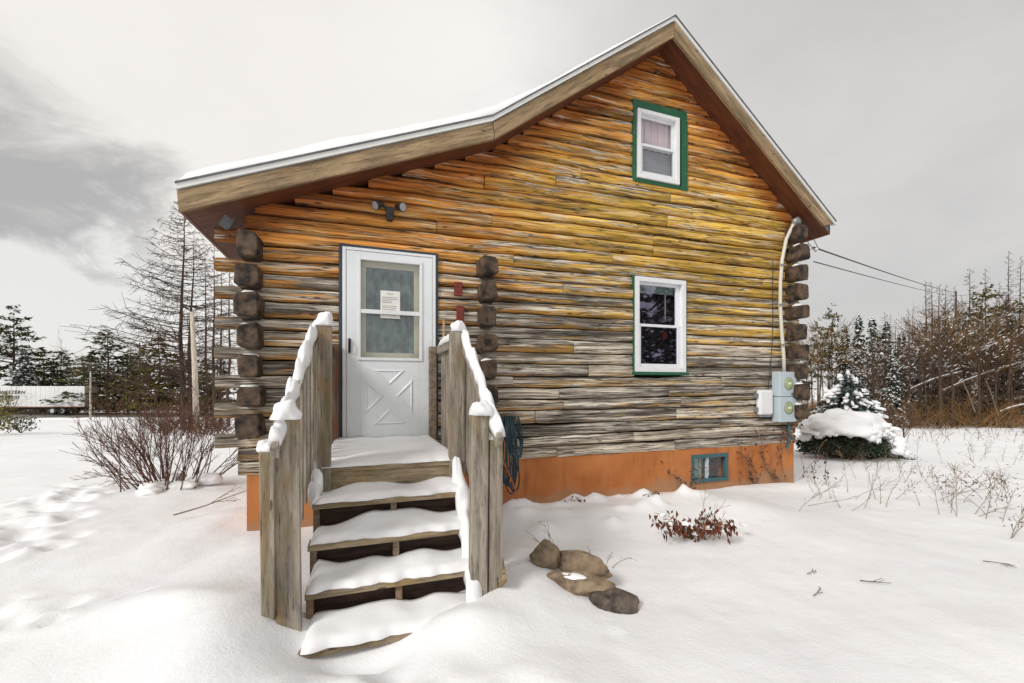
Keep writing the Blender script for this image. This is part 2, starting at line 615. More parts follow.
M['redtwig'] = simple('reddish_twig', (.10, .045, .026), .8, .5, 5.0)
M['drystalk'] = simple('dry_stalk', (.19, .14, .085), .9, .4, 9.0)
M['redleaf'] = simple('red_brown_leaf', (.145, .040, .016), .8, .6, 9.0)
M['spruce'] = mat_foliage('spruce_needles', (.016, .030, .016), (.045, .065, .036))
M['bluespruce'] = mat_foliage('blue_spruce_needles', (.035, .052, .045), (.12, .145, .135))
M['pine'] = mat_foliage('pine_needles', (.026, .038, .014), (.085, .090, .030))
M['olive'] = mat_foliage('olive_pine_needles', (.07, .06, .014), (.17, .14, .030))
M['greenleaf'] = mat_foliage('yellow_green_leaf', (.12, .14, .02), (.26, .24, .045))
M['asphalt'] = simple('wet_asphalt', (.16, .14, .12), .7, .3, .5)
M['trailer'] = mat_paint('trailer_white', (.80, .80, .79), dirt=(.45, .42, .38), amount=.25, rough=.45, scale=.6)
M['trailerdark'] = simple('trailer_undercarriage', (.035, .025, .02), .7, .5)
M['rust'] = simple('rust_red_rail', (.16, .045, .025), .7, .4)
M['tyre'] = simple('tyre_rubber', (.02, .02, .02), .8, .2)
M['rim'] = simple('wheel_rim', (.62, .62, .60), .4, .2)
M['letter'] = simple('lettering_dark', (.06, .055, .05), .6, .1)


def mat_foundation():
    t = NT('orange_render')
    v = t.coord('Object')
    n = t.noise(v, 1.6, 6, .65, .4)
    n2 = t.noise(v, 22, 5, .7)
    st = t.noise(t.coord('Object', (5, 5, .8)), 1.5, 5, .7)
    c = t.mix(t.ramp01(n, .3, .7), (.43, .140, .034), (.55, .205, .060))
    c = t.mix(t.math('MULTIPLY', t.ramp01(st, .5, .72), .7), c, (.26, .080, .024))
    ob = t.n('ShaderNodeSeparateXYZ')
    t.l(v, ob.inputs[0])
    c = t.mix(t.math('MULTIPLY', t.ramp01(t.math('ADD', ob.outputs[2], t.math('MULTIPLY', n, -.5)), -.22, -.05, 1, 0), .7), c, (.36, .22, .13))
    c = t.mix(t.math('MULTIPLY', t.ramp01(n2, .62, .78), .5), c, (.56, .29, .14))
    t.col(c).set(Roughness=.8)
    t.bump(n2, .25, .006)
    return t.m


M['found'] = mat_foundation()

# ---------------------------------------------------------------- world, sun, camera
cam_d = bpy.data.cameras.new('camera')
cam = bpy.data.objects.new('camera', cam_d)
COL.objects.link(cam)
cam.location = (0, 0, EH)
cam.rotation_euler = (R(90), 0, 0)
cam_d.sensor_width = 36
cam_d.lens = 36 * 430 / 1024
cam_d.shift_y = 43.5 / 1024
cam_d.clip_end = 3000
cam_d.clip_start = .05
sc.camera = cam

SUN_DIR = Vector((-.55, -.62, .62)).normalized()
sd = bpy.data.lights.new('sun', 'SUN')
sd.energy = 1.9
sd.angle = R(16)
sd.color = (1, .975, .94)
so = bpy.data.objects.new('sun', sd)
COL.objects.link(so)
so.rotation_euler = SUN_DIR.to_track_quat('Z', 'Y').to_euler()


def build_world():
    w = bpy.data.worlds.new('World')
    sc.world = w
    w.use_nodes = True
    nt = w.node_tree
    nt.nodes.clear()
    t = NT.__new__(NT)
    t.t = nt
    out = t.n('ShaderNodeOutputWorld')
    bg = t.n('ShaderNodeBackground')
    sky = t.n('ShaderNodeTexSky', sky_type='NISHITA')
    sky.sun_disc = False
    sky.sun_elevation = math.asin(SUN_DIR.z)
    sky.sun_rotation = math.atan2(SUN_DIR.x, SUN_DIR.y)
    tc = t.n('ShaderNodeTexCoord')
    sp = t.n('ShaderNodeSeparateXYZ')
    t.l(tc.outputs['Generated'], sp.inputs[0])
    zz = t.math('ADD', t.math('MAXIMUM', sp.outputs[2], 0.0), .28)
    cm = t.n('ShaderNodeCombineXYZ')
    t.l(t.math('DIVIDE', sp.outputs[0], zz), cm.inputs[0])
    t.l(t.math('DIVIDE', sp.outputs[1], zz), cm.inputs[1])
    t.l(t.math('MULTIPLY', sp.outputs[2], 1.0), cm.inputs[2])
    n1 = t.noise(cm.outputs[0], .75, 5, .52, .5)
    n2 = t.noise(cm.outputs[0], 2.3, 7, .6, .5)
    f = t.math('ADD', t.math('MULTIPLY', n1, .6), t.math('MULTIPLY', n2, .4))
    f = t.ramp01(f, .37, .62)

    def lobe(d, a, b):
        d = Vector(d).normalized()
        vm = t.n('ShaderNodeVectorMath', operation='DOT_PRODUCT')
        t.l(tc.outputs['Generated'], vm.inputs[0])
        vm.inputs[1].default_value = d
        wob = t.math('ADD', vm.outputs['Value'], t.math('MULTIPLY', t.math('SUBTRACT', n2, .5), .12))
        return t.ramp01(wob, a, b)
    # overcast deck, 10x since the strength below is 0.1
    c = t.mix(f, (5.2, 5.05, 4.9), (8.1, 7.85, 7.5))
    c = t.mix(t.math('MULTIPLY', lobe((-.45, 1, .52), .82, .99), .75), c, (8.9, 8.65, 8.3))
    c = t.mix(t.math('MULTIPLY', lobe((-.8, 1, .85), .86, .99), .6), c, (7.9, 7.45, 7.0))
    c = t.mix(t.math('MULTIPLY', lobe((-1.3, 1, .34), .955, .99), .9), c, (3.7, 3.65, 3.6))
    c = t.mix(t.math('MULTIPLY', lobe((-1.0, 1, .10), .975, .998), .7), c, (8.6, 8.5, 8.3))
    c = t.mix(t.math('MULTIPLY', lobe((.9, 1, .62), .76, .97), .75), c, (5.3, 5.15, 5.02))
    c = t.mix(.06, c, sky.outputs[0])
    bg.inputs[1].default_value = .1
    t.l(c, bg.inputs[0])
    t.l(bg.outputs[0], out.inputs[0])


build_world()
sc.view_settings.view_transform = 'Standard'
sc.view_settings.look = 'None'
sc.view_settings.exposure = .23
sc.view_settings.gamma = 1
sc.cycles.max_bounces = 6
sc.cycles.transparent_max_bounces = 16
sc.cycles.use_denoising = True

# ---------------------------------------------------------------- snow ground
def axis(lo, hi, step, far):
    a = list(np.arange(lo, hi + 1e-6, step))
    s, x = step, hi
    while x < far:
        s *= 1.13
        x += s
        a.append(x)
    s, x = step, lo
    b = []
    while x > -far:
        s *= 1.13
        x -= s
        b.append(x)
    return b[::-1] + a


def build_ground():
    xs = axis(-6.6, 7.0, .05, 900)
    ys = axis(1.4, 7.5, .05, 900)
    nx, ny = len(xs), len(ys)
    mb = MB()
    mb.v = [(x, y, ground(x, y)) for y in ys for x in xs]
    mb.f = [(j * nx + i, j * nx + i + 1, (j + 1) * nx + i + 1, (j + 1) * nx + i) for j in range(ny - 1) for i in range(nx - 1)]
    o = mb.build('snow_ground', M['snow'], smooth=True)
    o['kind'] = 'structure'


build_ground()

# ---------------------------------------------------------------- the log cabin
cabin = thing('log_cabin', 'weathered log cabin with snowy roof and orange foundation', 'house', W(0, 0, 0), TH)
UW, DEPTH = 7.66, 6.6
NC = 38
UA, ZA = 5.007, 6.14                    # apex of the soffit
KU, KZ = 2.556, 4.304                   # where the roof pitch breaks
EL = (-.41, 3.08)                       # lower left corner of the rake


def zc(i, u):
    return .575 - .003 * u + (.1475 + .0009 * u) * i


def soffit_z(u):
    if u < KU:
        return KZ - (KU - u) * (KZ - EL[1]) / (KU - EL[0])
    return ZA - .75 * abs(u - UA)


def soffit_range(z):
    """u extent of the wall under the soffit at height z"""
    a = None
    if z < EL[1]:
        lo = -9
    elif z < KZ:
        lo = EL[0] + (z - EL[1]) * (KU - EL[0]) / (KZ - EL[1])
    else:
        lo = UA - (ZA - z) / .75
    return lo, UA + (ZA - z) / .75


OPEN = [(.90, 1.895, .5, 2.985), (4.615, 5.46, 1.675, 2.985), (4.60, 5.50, 4.30, 5.41)]


def log_piece(mb, s0, s1, i, zf, tm, rs, pres_shade_f, step=.06, bulge=.032, endround=True):
    n = max(3, int((s1 - s0) / step) + 1)
    prof = [(0.0, .052), (.012, .014), (.05, -.008), (.18, -.020), (.74, -.022), (.91, -.012), (.98, .012), (1.0, .052)]
    r1, r2 = rs.random(), rs.random()
    ru = rs.uniform(0, 60)
    th = rs.uniform(-.012, .012)
    tilt = rs.uniform(-.10, .10)
    n0 = len(mb.v)
    k = len(prof)
    for a in range(n):
        s = s0 + (s1 - s0) * a / (n - 1)
        def wob(j):
            return .020 * N(j * 7.3, 1.7, .4) + .014 * N(s * .4, j * 3.1, 2.0) + .007 * N(s * 1.9, j * 5.7, 9.0) + .005 * N(s * 7, j * 2.9, 4.4)
        zb = zf(i, s) + wob(i)
        zt = zf(i + 1, s) + wob(i + 1)
        zt -= .003 + .024 * max(0, N(s * 1.1, i * 7.7, 1.0))
        zb += .002
        ee = 0.0
        if endround:
            ee = .012 * (math.exp(-(s - s0) / .02) + math.exp(-(s1 - s) / .02))
        for (t, o) in prof:
            z = zb + (zt - zb) * t
            out = o * bulge / .032 + th + tilt * (t - .5) * .25 + .005 * N(s * 1.4, t * 1.2 + i * 4.1, 6.0) + .004 * N(s * 6, t * 4 + i * 4.1, 3.0) + ee
            mb.v.append(tm(s, out, z))
            mb.uv[len(mb.v) - 1] = (s + ru, .03 + .94 * t + i * 13.0)
            mb.c[len(mb.v) - 1] = (r1, r2, pres_shade_f(s, z))
    for a in range(n - 1):
        for b in range(k - 1):
            q = n0 + a * k + b
            mb.f.append((q, q + k, q + k + 1, q + 1))
    # ends
    for (row, flip) in ((0, False), (n - 1, True)):
        idx = [n0 + row * k + b for b in range(k)]
        mb.f.append(tuple(idx if not flip else idx[::-1]))


def mat_uv_fix():
    pass


def front_logs():
    mb = MB()
    rs = random.Random(11)

    def tm(s, out, z):
        return (s, out, z)

    def pres_shade(s, z):  # strongest under the soffit: kept finish plus painted overhang shade
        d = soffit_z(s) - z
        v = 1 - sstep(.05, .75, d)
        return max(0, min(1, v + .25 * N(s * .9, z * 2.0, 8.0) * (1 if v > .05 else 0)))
    for i in range(NC):
        zm = zc(i, 3) + .075
        lo, hi = soffit_range(zm - .065)
        if hi - lo < .25:
            continue
        if i < 2:
            l, r = -.075, UW + .02
        elif i % 2 == 0:
            l, r = -.276, UW + .12
        else:
            l, r = -.02, UW - .02
        l, r = max(l, lo), min(r, hi)
        cuts = []
        for (a, b, z0, z1) in OPEN:
            if z0 < zm + .02 and zm - .0 < z1:
                cuts.append((a, b))
        segs = [(l, r)]
        for (a, b) in cuts:
            ns = []
            for (p, q) in segs:
                if b <= p or a >= q:
                    ns.append((p, q))
                else:
                    if a - p > .03:
                        ns.append((p, a))
                    if q - b > .03:
                        ns.append((b, q))
            segs = ns
        for (p, q) in segs:
            x = p
            first = True
            while x < q - 1e-6:
                L = rs.uniform(1.6, 4.6) if not first else rs.uniform(.9, 4.4)
                e = x + L
                if q - e < .7:
                    e = q
                log_piece(mb, x + (.003 if not first else 0), e - (.003 if e < q else 0), i, zc, tm, rs, pres_shade)
                x = e
                first = False
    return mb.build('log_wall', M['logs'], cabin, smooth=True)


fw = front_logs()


def shade_auto(o, ang=35):
    me = o.data
    bm = bmesh.new()
    bm.from_mesh(me)
    for e in bm.edges:
        if len(e.link_faces) == 2 and e.calc_face_angle(0) > R(ang):
            e.smooth = False
    bm.to_mesh(me)
    bm.free()


shade_auto(fw, 50)


def plain_wall(name, length, ztop_f, tm, ni):
    mb = MB()
    rs = random.Random(hash(name) % 1000 + 5)

    def zf(i, s):
        return .575 + .150 * i
    for i in range(ni):
        zt = zf(i, 0) + .07
        p, q = ztop_f(zt)
        if q - p < .3:
            continue
        log_piece(mb, p, q, i, zf, tm, rs, lambda s, z: .0, step=.4)
    o = mb.build(name, M['logs'], cabin, smooth=True)
    return o


plain_wall('log_wall', DEPTH, lambda z: (.03, DEPTH - .03), lambda s, o, z: (o, s, z), 17)
plain_wall('log_wall', DEPTH, lambda z: (.03, DEPTH - .03), lambda s, o, z: (UW - o, s, z), 24)
plain_wall('log_wall', UW, lambda z: (max(0, soffit_range(z)[0]), min(UW, soffit_range(z)[1])), lambda s, o, z: (s, DEPTH - o, z), NC - 1)

# near-black sheets standing in for the unlit rooms behind logs and panes (front gable shape, and the two sides)
mb = MB()
mb.prism([(.05, .50), (UW - .05, .50), (UW - .05, soffit_z(UW - .05) + .03), (UA, ZA + .03), (KU, KZ + .03), (.05, soffit_z(.05) + .03)], .14, .17)
mb.box(.06, .09, .2, DEPTH - .1, .5, 3.2)
mb.box(UW - .09, UW - .06, .2, DEPTH - .1, .5, 4.1)
mb.box(.1, UW - .1, DEPTH - .12, DEPTH - .09, .5, 3.2)
mb.build('dark_room_backing', M['dark'], cabin)

# foundation
mb = MB()
WB = (5.60, 6.285, .075, .485)
mb.box(.0, WB[0], .0, .25, -.6, .60)
mb.box(WB[1], UW, .0, .25, -.6, .60)
mb.box(WB[0], WB[1], .0, .25, -.6, WB[2])
mb.box(WB[0], WB[1], .0, .25, WB[3], .60)
mb.box(.0, .25, .253, DEPTH, -.6, .60)
mb.box(UW - .25, UW, .253, DEPTH, -.6, .60)
mb.box(.253, UW - .253, DEPTH - .25, DEPTH, -.6, .60)
mb.build('foundation', M['found'], cabin)

# basement window
bw = MB()
a, b, z0, z1 = WB
fwd = .05
bw.box(a, b, -.012, .05, z1 - .055, z1)
bw.box(a, b, -.02, .05, z0, z0 + .05)
bw.box(a, a + .05, -.012, .05, z0 + .052, z1 - .057)
bw.box(b - .05, b, -.012, .05, z0 + .052, z1 - .057)
bwf = bw.build('basement_window', M['teal'], cabin, bevel=.004)
g = MB()
g.box(a + .29, a + .335, .012, .045, z0 + .052, z1 - .057)
g.build('mullion', M['meter'], bwf)
g = MB()
g.box(a + .05, b - .05, .035, .04, z0 + .05, z1 - .055)
g.build('pane', M['glass'], bwf)
g = MB()
for k in range(5):
    g.box(a + .05 + .045 * k, a + .09 + .045 * k, .09 + .01 * (k % 2), .10 + .01 * (k % 2), z0, z1)
g.build('curtain', M['palegreen'], bwf)
g = MB()
g.box(a - .02, b + .02, .2, .22, z0 - .02, z1 + .02)
g.build('dark_backing', M['dark'], bwf)

# projecting log ends
def log_end(mb, u, z, w, h, v0, v1, seed, ax='v'):
    sec = []
    ch = .15
    for (x, y) in ((-1, -1 + 2 * ch), (-1 + 2 * ch, -1), (1 - 2 * ch, -1), (1, -1 + 2 * ch), (1, 1 - 2 * ch), (1 - 2 * ch, 1), (-1 + 2 * ch, 1), (-1, 1 - 2 * ch)):
        sec.append((x * w / 2, y * h / 2))
    rings = [(v1, 1.0), (v0 + .035, 1.0), (v0 + .008, .95), (v0, .86)]
    n0 = len(mb.v)
    for k, (v, sca) in enumerate(rings):
        for j, (x, y) in enumerate(sec):
            q = 1 + .24 * N(j * 1.9 + seed, seed * 2.3, k * .25)
            if ax == 'v':
                mb.v.append((u + x * sca * q, v + .008 * N(j * 2.1, seed, 3.3), z + y * sca * q))
            else:
                mb.v.append((v, u + x * sca * q, z + y * sca * q))
    for k in range(len(rings) - 1):
        for j in range(8):
            o = n0 + k * 8
            mb.f.append((o + j, o + 8 + j, o + 8 + (j + 1) % 8, o + (j + 1) % 8))
    # end face as a small fan with a sunk heart
    c = len(mb.v)
    if ax == 'v':
        mb.v.append((u, v0 + .006, z))
    for j in range(8):
        o = n0 + 24
        mb.f.append((o + j, c, o + (j + 1) % 8))


rs = random.Random(5)
for (uc, ids, wd) in ((.055, range(3, 16, 2), .20), (2.485, range(3, 16, 2), .185), (7.545, range(3, 22, 2), .19)):
    for i in ids:
        mb = MB()
        z = (zc(i, uc) + zc(i + 1, uc)) / 2
        h = .222 + rs.uniform(-.02, .025)
        pr = -.255 + rs.uniform(-.025, .03)
        if uc > 7:
            pr -= .02
        log_end(mb, uc + rs.uniform(-.012, .012), z, wd + rs.uniform(-.015, .02), h, pr, .02, rs.uniform(0, 50))
        e = mb.build('log_end', M['logend'], cabin, bevel=.006)
        if rs.random() < (.75 if uc > 2 else .35):
            s = MB()
            s.sweep([(uc - wd * .38 + wd * .76 * k / 7, pr * .55, z + h * .47) for k in range(8)], (0, 1, 0), .15, .018 + .018 * rs.random(), seed=i * 1.7 + uc, amp=.6, fr=9)
            s.build('snow', M['snow_lump'], e, smooth=True)

# roof
RV0, RV1 = -.33, DEPTH + .33
def roof_line(off):
    """top polyline of the rake, raised off above the soffit line (vertical)"""
    return [(EL[0] - .03, EL[1] + off), (KU - .04, KZ + off), (UA, ZA + off), (8.03, ZA - .75 * (8.03 - UA) + off)]


def roof_poly(o1, o2, y0, y1, mat, name, parent=cabin, trim=0.0, bevel=0):
    a = roof_line(o1)
    b = roof_line(o2)
    m = MB()
    m.prism(a + b[::-1], y0, y1)
    return m.build(name, mat, parent, bevel=bevel)


roof = roof_poly(.035, .185, RV0 + .035, RV1 - .035, M['metalroof'], 'roof')
sof = roof_poly(.0, .033, RV0 + .03, RV1 - .03, M['soffit'], 'soffit')
# fascia boards on both gables
FL = roof_line(-.02)
fmat = [mat_lumber('fascia_board', 'x', (.30, .215, .125), (.29, .20, .105), rot=math.atan(sl)) for sl in (.413, .75, -.75)]
for (y0, y1) in ((RV0 - .012, RV0 + .03), (RV1 - .03, RV1 + .012)):
    for k in range(3):
        (xa, za), (xb, zb) = FL[k], FL[k + 1]
        dx, dz = xb - xa, zb - za
        L = math.hypot(dx, dz)
        tx, tz = dx / L, dz / L
        m = MB()
        up = .205
        g0 = .004
        if k == 0:
            pa = (xa - .02, za)
            pat = (xa - .035, za + .182)
        else:
            pa = (xa + g0 * tx, za + g0 * tz)
            pat = (xa + g0 * tx - (.022 if k == 1 else 0), za + up - (.02 if k == 1 else 0))
        if k == 2:
            pb = (xb - .16, zb + .12)
            pbt = (xb + .05, zb + up - .03)
        else:
            pb = (xb - g0, zb)
            pbt = (xb - g0 - (.022 if k == 0 else 0), zb + (up - .02 if k == 0 else up))
        m.prism([pa, pb, pbt, pat], y0, y1)
        m.build('fascia', fmat[k], cabin, bevel=.004)
    # white drip edge over the fascia
    m = MB()
    da = [(EL[0] - .070, EL[1] + .172), (KU - .07, KZ + .172), (UA, ZA + .192), (8.10, ZA - .75 * (8.10 - UA) + .185)]
    db = [(x, z + .048) for x, z in da]
    m.prism(da + db[::-1], y0 - .018, y1 + .004)
    m.build('drip_edge', M['drip'], cabin)
    m = MB()
    m.prism([(x, z + .0485) for x, z in da] + [(x, z + .0645) for x, z in da[::-1]], y0 - .030, y1 + .012)
    m.build('roofing_edge', M['drip_dark'], cabin)
# eave fascias along the two low edges
m = MB()
m.box(EL[0] - .065, EL[0] - .033, RV0 + .032, RV1 - .032, EL[1] - .005, EL[1] + .15)
m.build('eave_board', M['soffit'], cabin)
m = MB()
m.box(8.034, 8.06, RV0 + .032, RV1 - .032, ZA - .75 * (8.03 - UA) + .0, ZA - .75 * (8.03 - UA) + .17)
m.build('eave_board', M['soffit'], cabin)
# metal piece tucked under the left eave
m = MB()
m.obox((-.155, -.10, 3.085), (.03, 0, -.026), (0, .012, 0), (.026, 0, .05))
m.obox((-.115, -.10, 3.075), (.010, 0, -.010), (0, .014, 0), (.026, 0, .05))
m.build('eave_bracket', M['drip_dark'], cabin)

# snow on the roof
def roof_snow():
    mb = MB()
    prof = []
    pts = [(-.47, 3.30, .015), (-.41, 3.325, .09), (-.2, 3.40, .125), (.3, 3.60, .14), (.9, 3.846, .145), (1.5, 4.094, .15), (2.1, 4.34, .165), (2.48, 4.49, .17),
           (2.9, 4.795, .12), (3.4, 5.17, .09), (3.9, 5.545, .075), (4.4, 5.92, .065), (4.85, 6.256, .05), (5.007, 6.375, .035),
           (5.3, 6.172, .03), (5.9, 5.722, .03), (6.6, 5.197, .03), (7.3, 4.672, .03), (8.0, 4.147, .03), (8.10, 4.072, .02)]
    vs = [RV0 - .022, RV0 - .016, RV0 + .01] + [RV0 + .05 + (RV1 - RV0 - .1) * k / 40 for k in range(41)] + [RV1 + .02, RV1 + .045]
    # resample the profile
    rp = []
    for a in range(len(pts) - 1):
        n = 6 if a < 12 else 3
        for k in range(n):
            t = k / n
            rp.append(tuple(pts[a][q] * (1 - t) + pts[a + 1][q] * t for q in range(3)))
    rp.append(pts[-1])
    nu = len(rp)
    for j, v in enumerate(vs):
        e = {0: .0, 1: .55, 2: .92, len(vs) - 1: .0, len(vs) - 2: .8}.get(j, 1.0)
        for (u, z, h) in rp:
            hh = h * .92 * e * (1 + .22 * N(u * 1.7, v * 1.3, 4.0) + .10 * N(u * 6, v * 4, 2.0))
            mb.v.append((u, v + (.008 * N(u * 4, 3.3, 1.0) if j < 3 else 0), z + .016 + max(.004, hh)))
    nb = len(mb.v)
    for j, v in enumerate((vs[0], vs[-1])):
        for (u, z, h) in rp:
            mb.v.append((u, v, z + .017))
    for j in range(len(vs) - 1):
        for i in range(nu - 1):
            o = j * nu + i
            mb.f.append((o, o + 1, o + nu + 1, o + nu))
    for i in range(nu - 1):
        mb.f.append((nb + i, nb + i + 1, i + 1, i))
        o = (len(vs) - 1) * nu
        mb.f.append((o + i, o + i + 1, nb + nu + i + 1, nb + nu + i))
        mb.f.append((nb + i + 1, nb + i, nb + nu + i, nb + nu + i + 1))
    mb.build('snow', M['snow_lump'], roof, smooth=True)


roof_snow()

# door: dark casing, white storm door with glazed upper half and cross-buck panel
dr = MB()
D0, D1, DZ0, DZ1 = .90, 1.895, .885, 2.985
dr.box(D0 - .035, D0 - .002, -.045, .06, DZ0 - .01, DZ1 + .03)
dr.box(D1 + .002, D1 + .03, -.045, .06, DZ0 - .01, DZ1 + .03)
dr.box(D0 - .001, D1 + .001, -.045, .06, DZ1 + .002, DZ1 + .03)
dr.build('door_casing', M['blueblack'], cabin, bevel=.003)
dm = MB()
dm.box(D0, D0 + .035, -.055, .05, DZ0, DZ1)
dm.box(D1 - .035, D1, -.055, .05, DZ0, DZ1)
dm.box(D0 + .036, D1 - .036, -.055, .05, DZ1 - .03, DZ1)
dm.build('door_frame', M['white'], cabin, bevel=.003)
door = MB()
p0, p1 = D0 + .040, D1 - .040
gz0, gz1, gu0, gu1 = 1.80, 2.86, 1.085, 1.715
door.box(p0, gu0, -.05, -.015, DZ0 + .02, DZ1 - .035)
door.box(gu1, p1, -.05, -.015, DZ0 + .02, DZ1 - .035)
door.box(gu0 + .0005, gu1 - .0005, -.05, -.015, DZ0 + .02, gz0)
door.box(gu0 + .0005, gu1 - .0005, -.05, -.015, gz1, DZ1 - .035)
do = door.build('door', M['door'], cabin, bevel=.0015)
def strip(m, x0, z0, x1, z1, w, y0, y1):
    dx, dz = x1 - x0, z1 - z0
    L = math.hypot(dx, dz)
    m.obox(((x0 + x1) / 2, (y0 + y1) / 2, (z0 + z1) / 2), (dx / 2, 0, dz / 2), (0, (y1 - y0) / 2, 0), (-dz / L * w / 2, 0, dx / L * w / 2))
for tri in (((1.20, 1.67), (1.57, 1.67), (1.385, 1.49)), ((1.13, 1.58), (1.33, 1.375), (1.13, 1.17)), ((1.64, 1.58), (1.44, 1.375), (1.64, 1.17)), ((1.20, 1.065), (1.57, 1.065), (1.385, 1.25))):
    pn = MB()
    gx, gz = sum(p[0] for p in tri) / 3, sum(p[1] for p in tri) / 3
    inn3 = [(x + (gx - x) * .22, z + (gz - z) * .22) for x, z in tri]
    deep = [(x + (gx - x) * .40, z + (gz - z) * .40) for x, z in tri]
    pn.add([(x, -.0502, z) for x, z in tri] + [(x, -.060, z) for x, z in inn3] + [(x, -.0505, z) for x, z in deep],
           [q for k in range(3) for q in ((k, (k + 1) % 3, 3 + (k + 1) % 3, 3 + k), (3 + k, 3 + (k + 1) % 3, 6 + (k + 1) % 3, 6 + k))] + [(6, 7, 8)])
    pn.build('embossing', M['door'], do)
gf = MB()
gf.box(gu0 - .03, gu0, -.062, -.0505, gz0 - .03, gz1 + .03)
gf.box(gu1, gu1 + .03, -.062, -.0505, gz0 - .03, gz1 + .03)
gf.box(gu0 + .0005, gu1 - .0005, -.062, -.0505, gz1, gz1 + .03)
gf.box(gu0 + .0005, gu1 - .0005, -.062, -.0505, gz0 - .03, gz0)
gf.box(gu0, gu1, -.058, -.03, 2.28, 2.325)
gf.build('glazing_frame', M['white'], do, bevel=.003)
gp = MB()
gp.box(gu0, gu1, -.028, -.024, gz0, gz1)
gp.build('pane', M['glass'], do)
kick = MB()
kick.box(p0 - .006, p1 + .006, -.056, -.012, DZ0 - .0, DZ0 + .018)
kick.build('sweep_strip', M['rust'], do)
hd = MB()
hd.box(.957, .985, -.066, -.0505, 1.845, 2.0)
hd.tube([(.971, -.07, 1.99), (.971, -.095, 1.96), (.971, -.095, 1.90), (.971, -.07, 1.86)], .009, 6)
hd.build('handle', M['black'], do, bevel=.004)
inn = MB()
inn.box(D0 + .036, gu0 + .055, .02, .05, DZ0 + .02, DZ1 - .032)
inn.box(gu1 - .055, D1 - .036, .02, .05, DZ0 + .02, DZ1 - .032)
inn.box(gu0 + .0555, gu1 - .0555, .02, .05, DZ0 + .02, 1.86)
inn.box(gu0 + .0555, gu1 - .0555, .02, .05, gz1 - .06, DZ1 - .032)
inn = inn.build('inner_door', M['cream'], cabin)
ip = MB()
ip.box(gu0 + .0555, gu1 - .0555, .034, .038, 1.86, gz1 - .06)
ip.build('pane', mat_glass('inner_glass', (.92, .97, .95), 1.6), inn)
ip = MB()
for k in range(7):
    ip.box(gu0 + .05 + .076 * k, gu0 + .125 + .076 * k, .075 + .012 * (k % 2), .08 + .012 * (k % 2), 1.80, gz1)
ip.build('curtain', simple('streak_reflection_sheet', (.10, .16, .14), .9, .9, 15, stretch=(1, 1, .5)), inn)  # sheet behind the pane, its strong tone contrast imitates streaky glass reflections

# paper notice taped inside the storm door glass
nt = MB()
nt.box(1.29, 1.50, -.0325, -.0305, 2.24, 2.545)
base = (1.395, -.031, 2.39)
no = nt.build('paper_notice', M['paper'], None, base)
no.location = W(1.395, -.031, 2.39)
no.rotation_euler = (0, 0, TH)
tag(no, 'white printed paper notice in the storm door glass', 'notice')
nl = MB()
rl = random.Random(2)
for k in range(13):
    if k in (1, 6):
        continue
    w = rl.uniform(.10, .165) if k else .07
    x = 1.31 if k else 1.36
    nl.box(x, x + w, -.0335, -.0326, 2.515 - k * .0195 - .007, 2.515 - k * .0195)
nl.build('printed_lines', M['ink'], no, base)


# windows
def sash_window(u0, u1, z0, z1, glassm, upper):
    fr = MB()
    t = .052 if upper else .062
    fr.box(u0, u0 + t, -.055, .05, z0, z1)
    fr.box(u1 - t - .01, u1, -.055, .05, z0, z1)
    fr.box(u0 + t + .0005, u1 - t - .0105, -.055, .05, z1 - t, z1)
    fr.box(u0 + t + .0005, u1 - t - .0105, -.055, .05, z0, z0 + t + .01)
    win = fr.build('window', M['white'], cabin, bevel=.004)
    a, b = u0 + t + .001, u1 - t - .011
    zl, zh = z0 + t + .011, z1 - t - .001
    zm = zl + (zh - zl) * .485
    s = .035
    for (q0, q1, y) in ((zm - .012, zh, .0), (zl, zm + .022, -.034)):
        m = MB()
        m.box(a, a + s, y, y + .03, q0, q1)
        m.box(b - s - (.03 if upper is False else 0), b, y, y + .03, q0, q1)
        bb = b - s - (.03 if upper is False else 0)
        m.box(a + s + .0005, bb - .0005, y, y + .03, q1 - s, q1)
        m.box(a + s + .0005, bb - .0005, y, y + .03, q0, q0 + s + .006)
        m.build('sash', M['white'], win, bevel=.003)
        m = MB()
        m.box(a + s, bb, y + .012, y + .016, q0 + s, q1 - s)
        m.build('pane', glassm, win)
    return win, a, b, zl, zh, zm


wl, a, b, zl, zh, zm = sash_window(4.612, 5.463, 1.680, 2.985, M['glass_lower'], False)
m = MB()
for k in range(5):
    m.box(a + .02, b - .02, .055, .075, zh - .13 + .024 * k, zh - .11 + .024 * k)
m.build('blind', M['palegreen'], wl)
m = MB()
m.tube([(b - .2, .06, zh - .12), (b - .2, .06, zm + .12)], .007, 5)
m.build('blind_cord', M['white'], wl)
m = MB()
m.box(b - .23, b - .15, .08, .1, zm - .16, zm - .06)
m.build('red_ornament', M['red'], wl)
# green casing behind the lower window
m = MB()
m.box(4.588, 4.6105, -.03, .06, 1.64, 3.0)
m.box(5.4645, 5.492, -.03, .06, 1.66, 2.99)
m.box(4.575, 5.50, -.07, .06, 1.640, 1.678)
m.build('window_trim', M['green'], wl, bevel=.004)

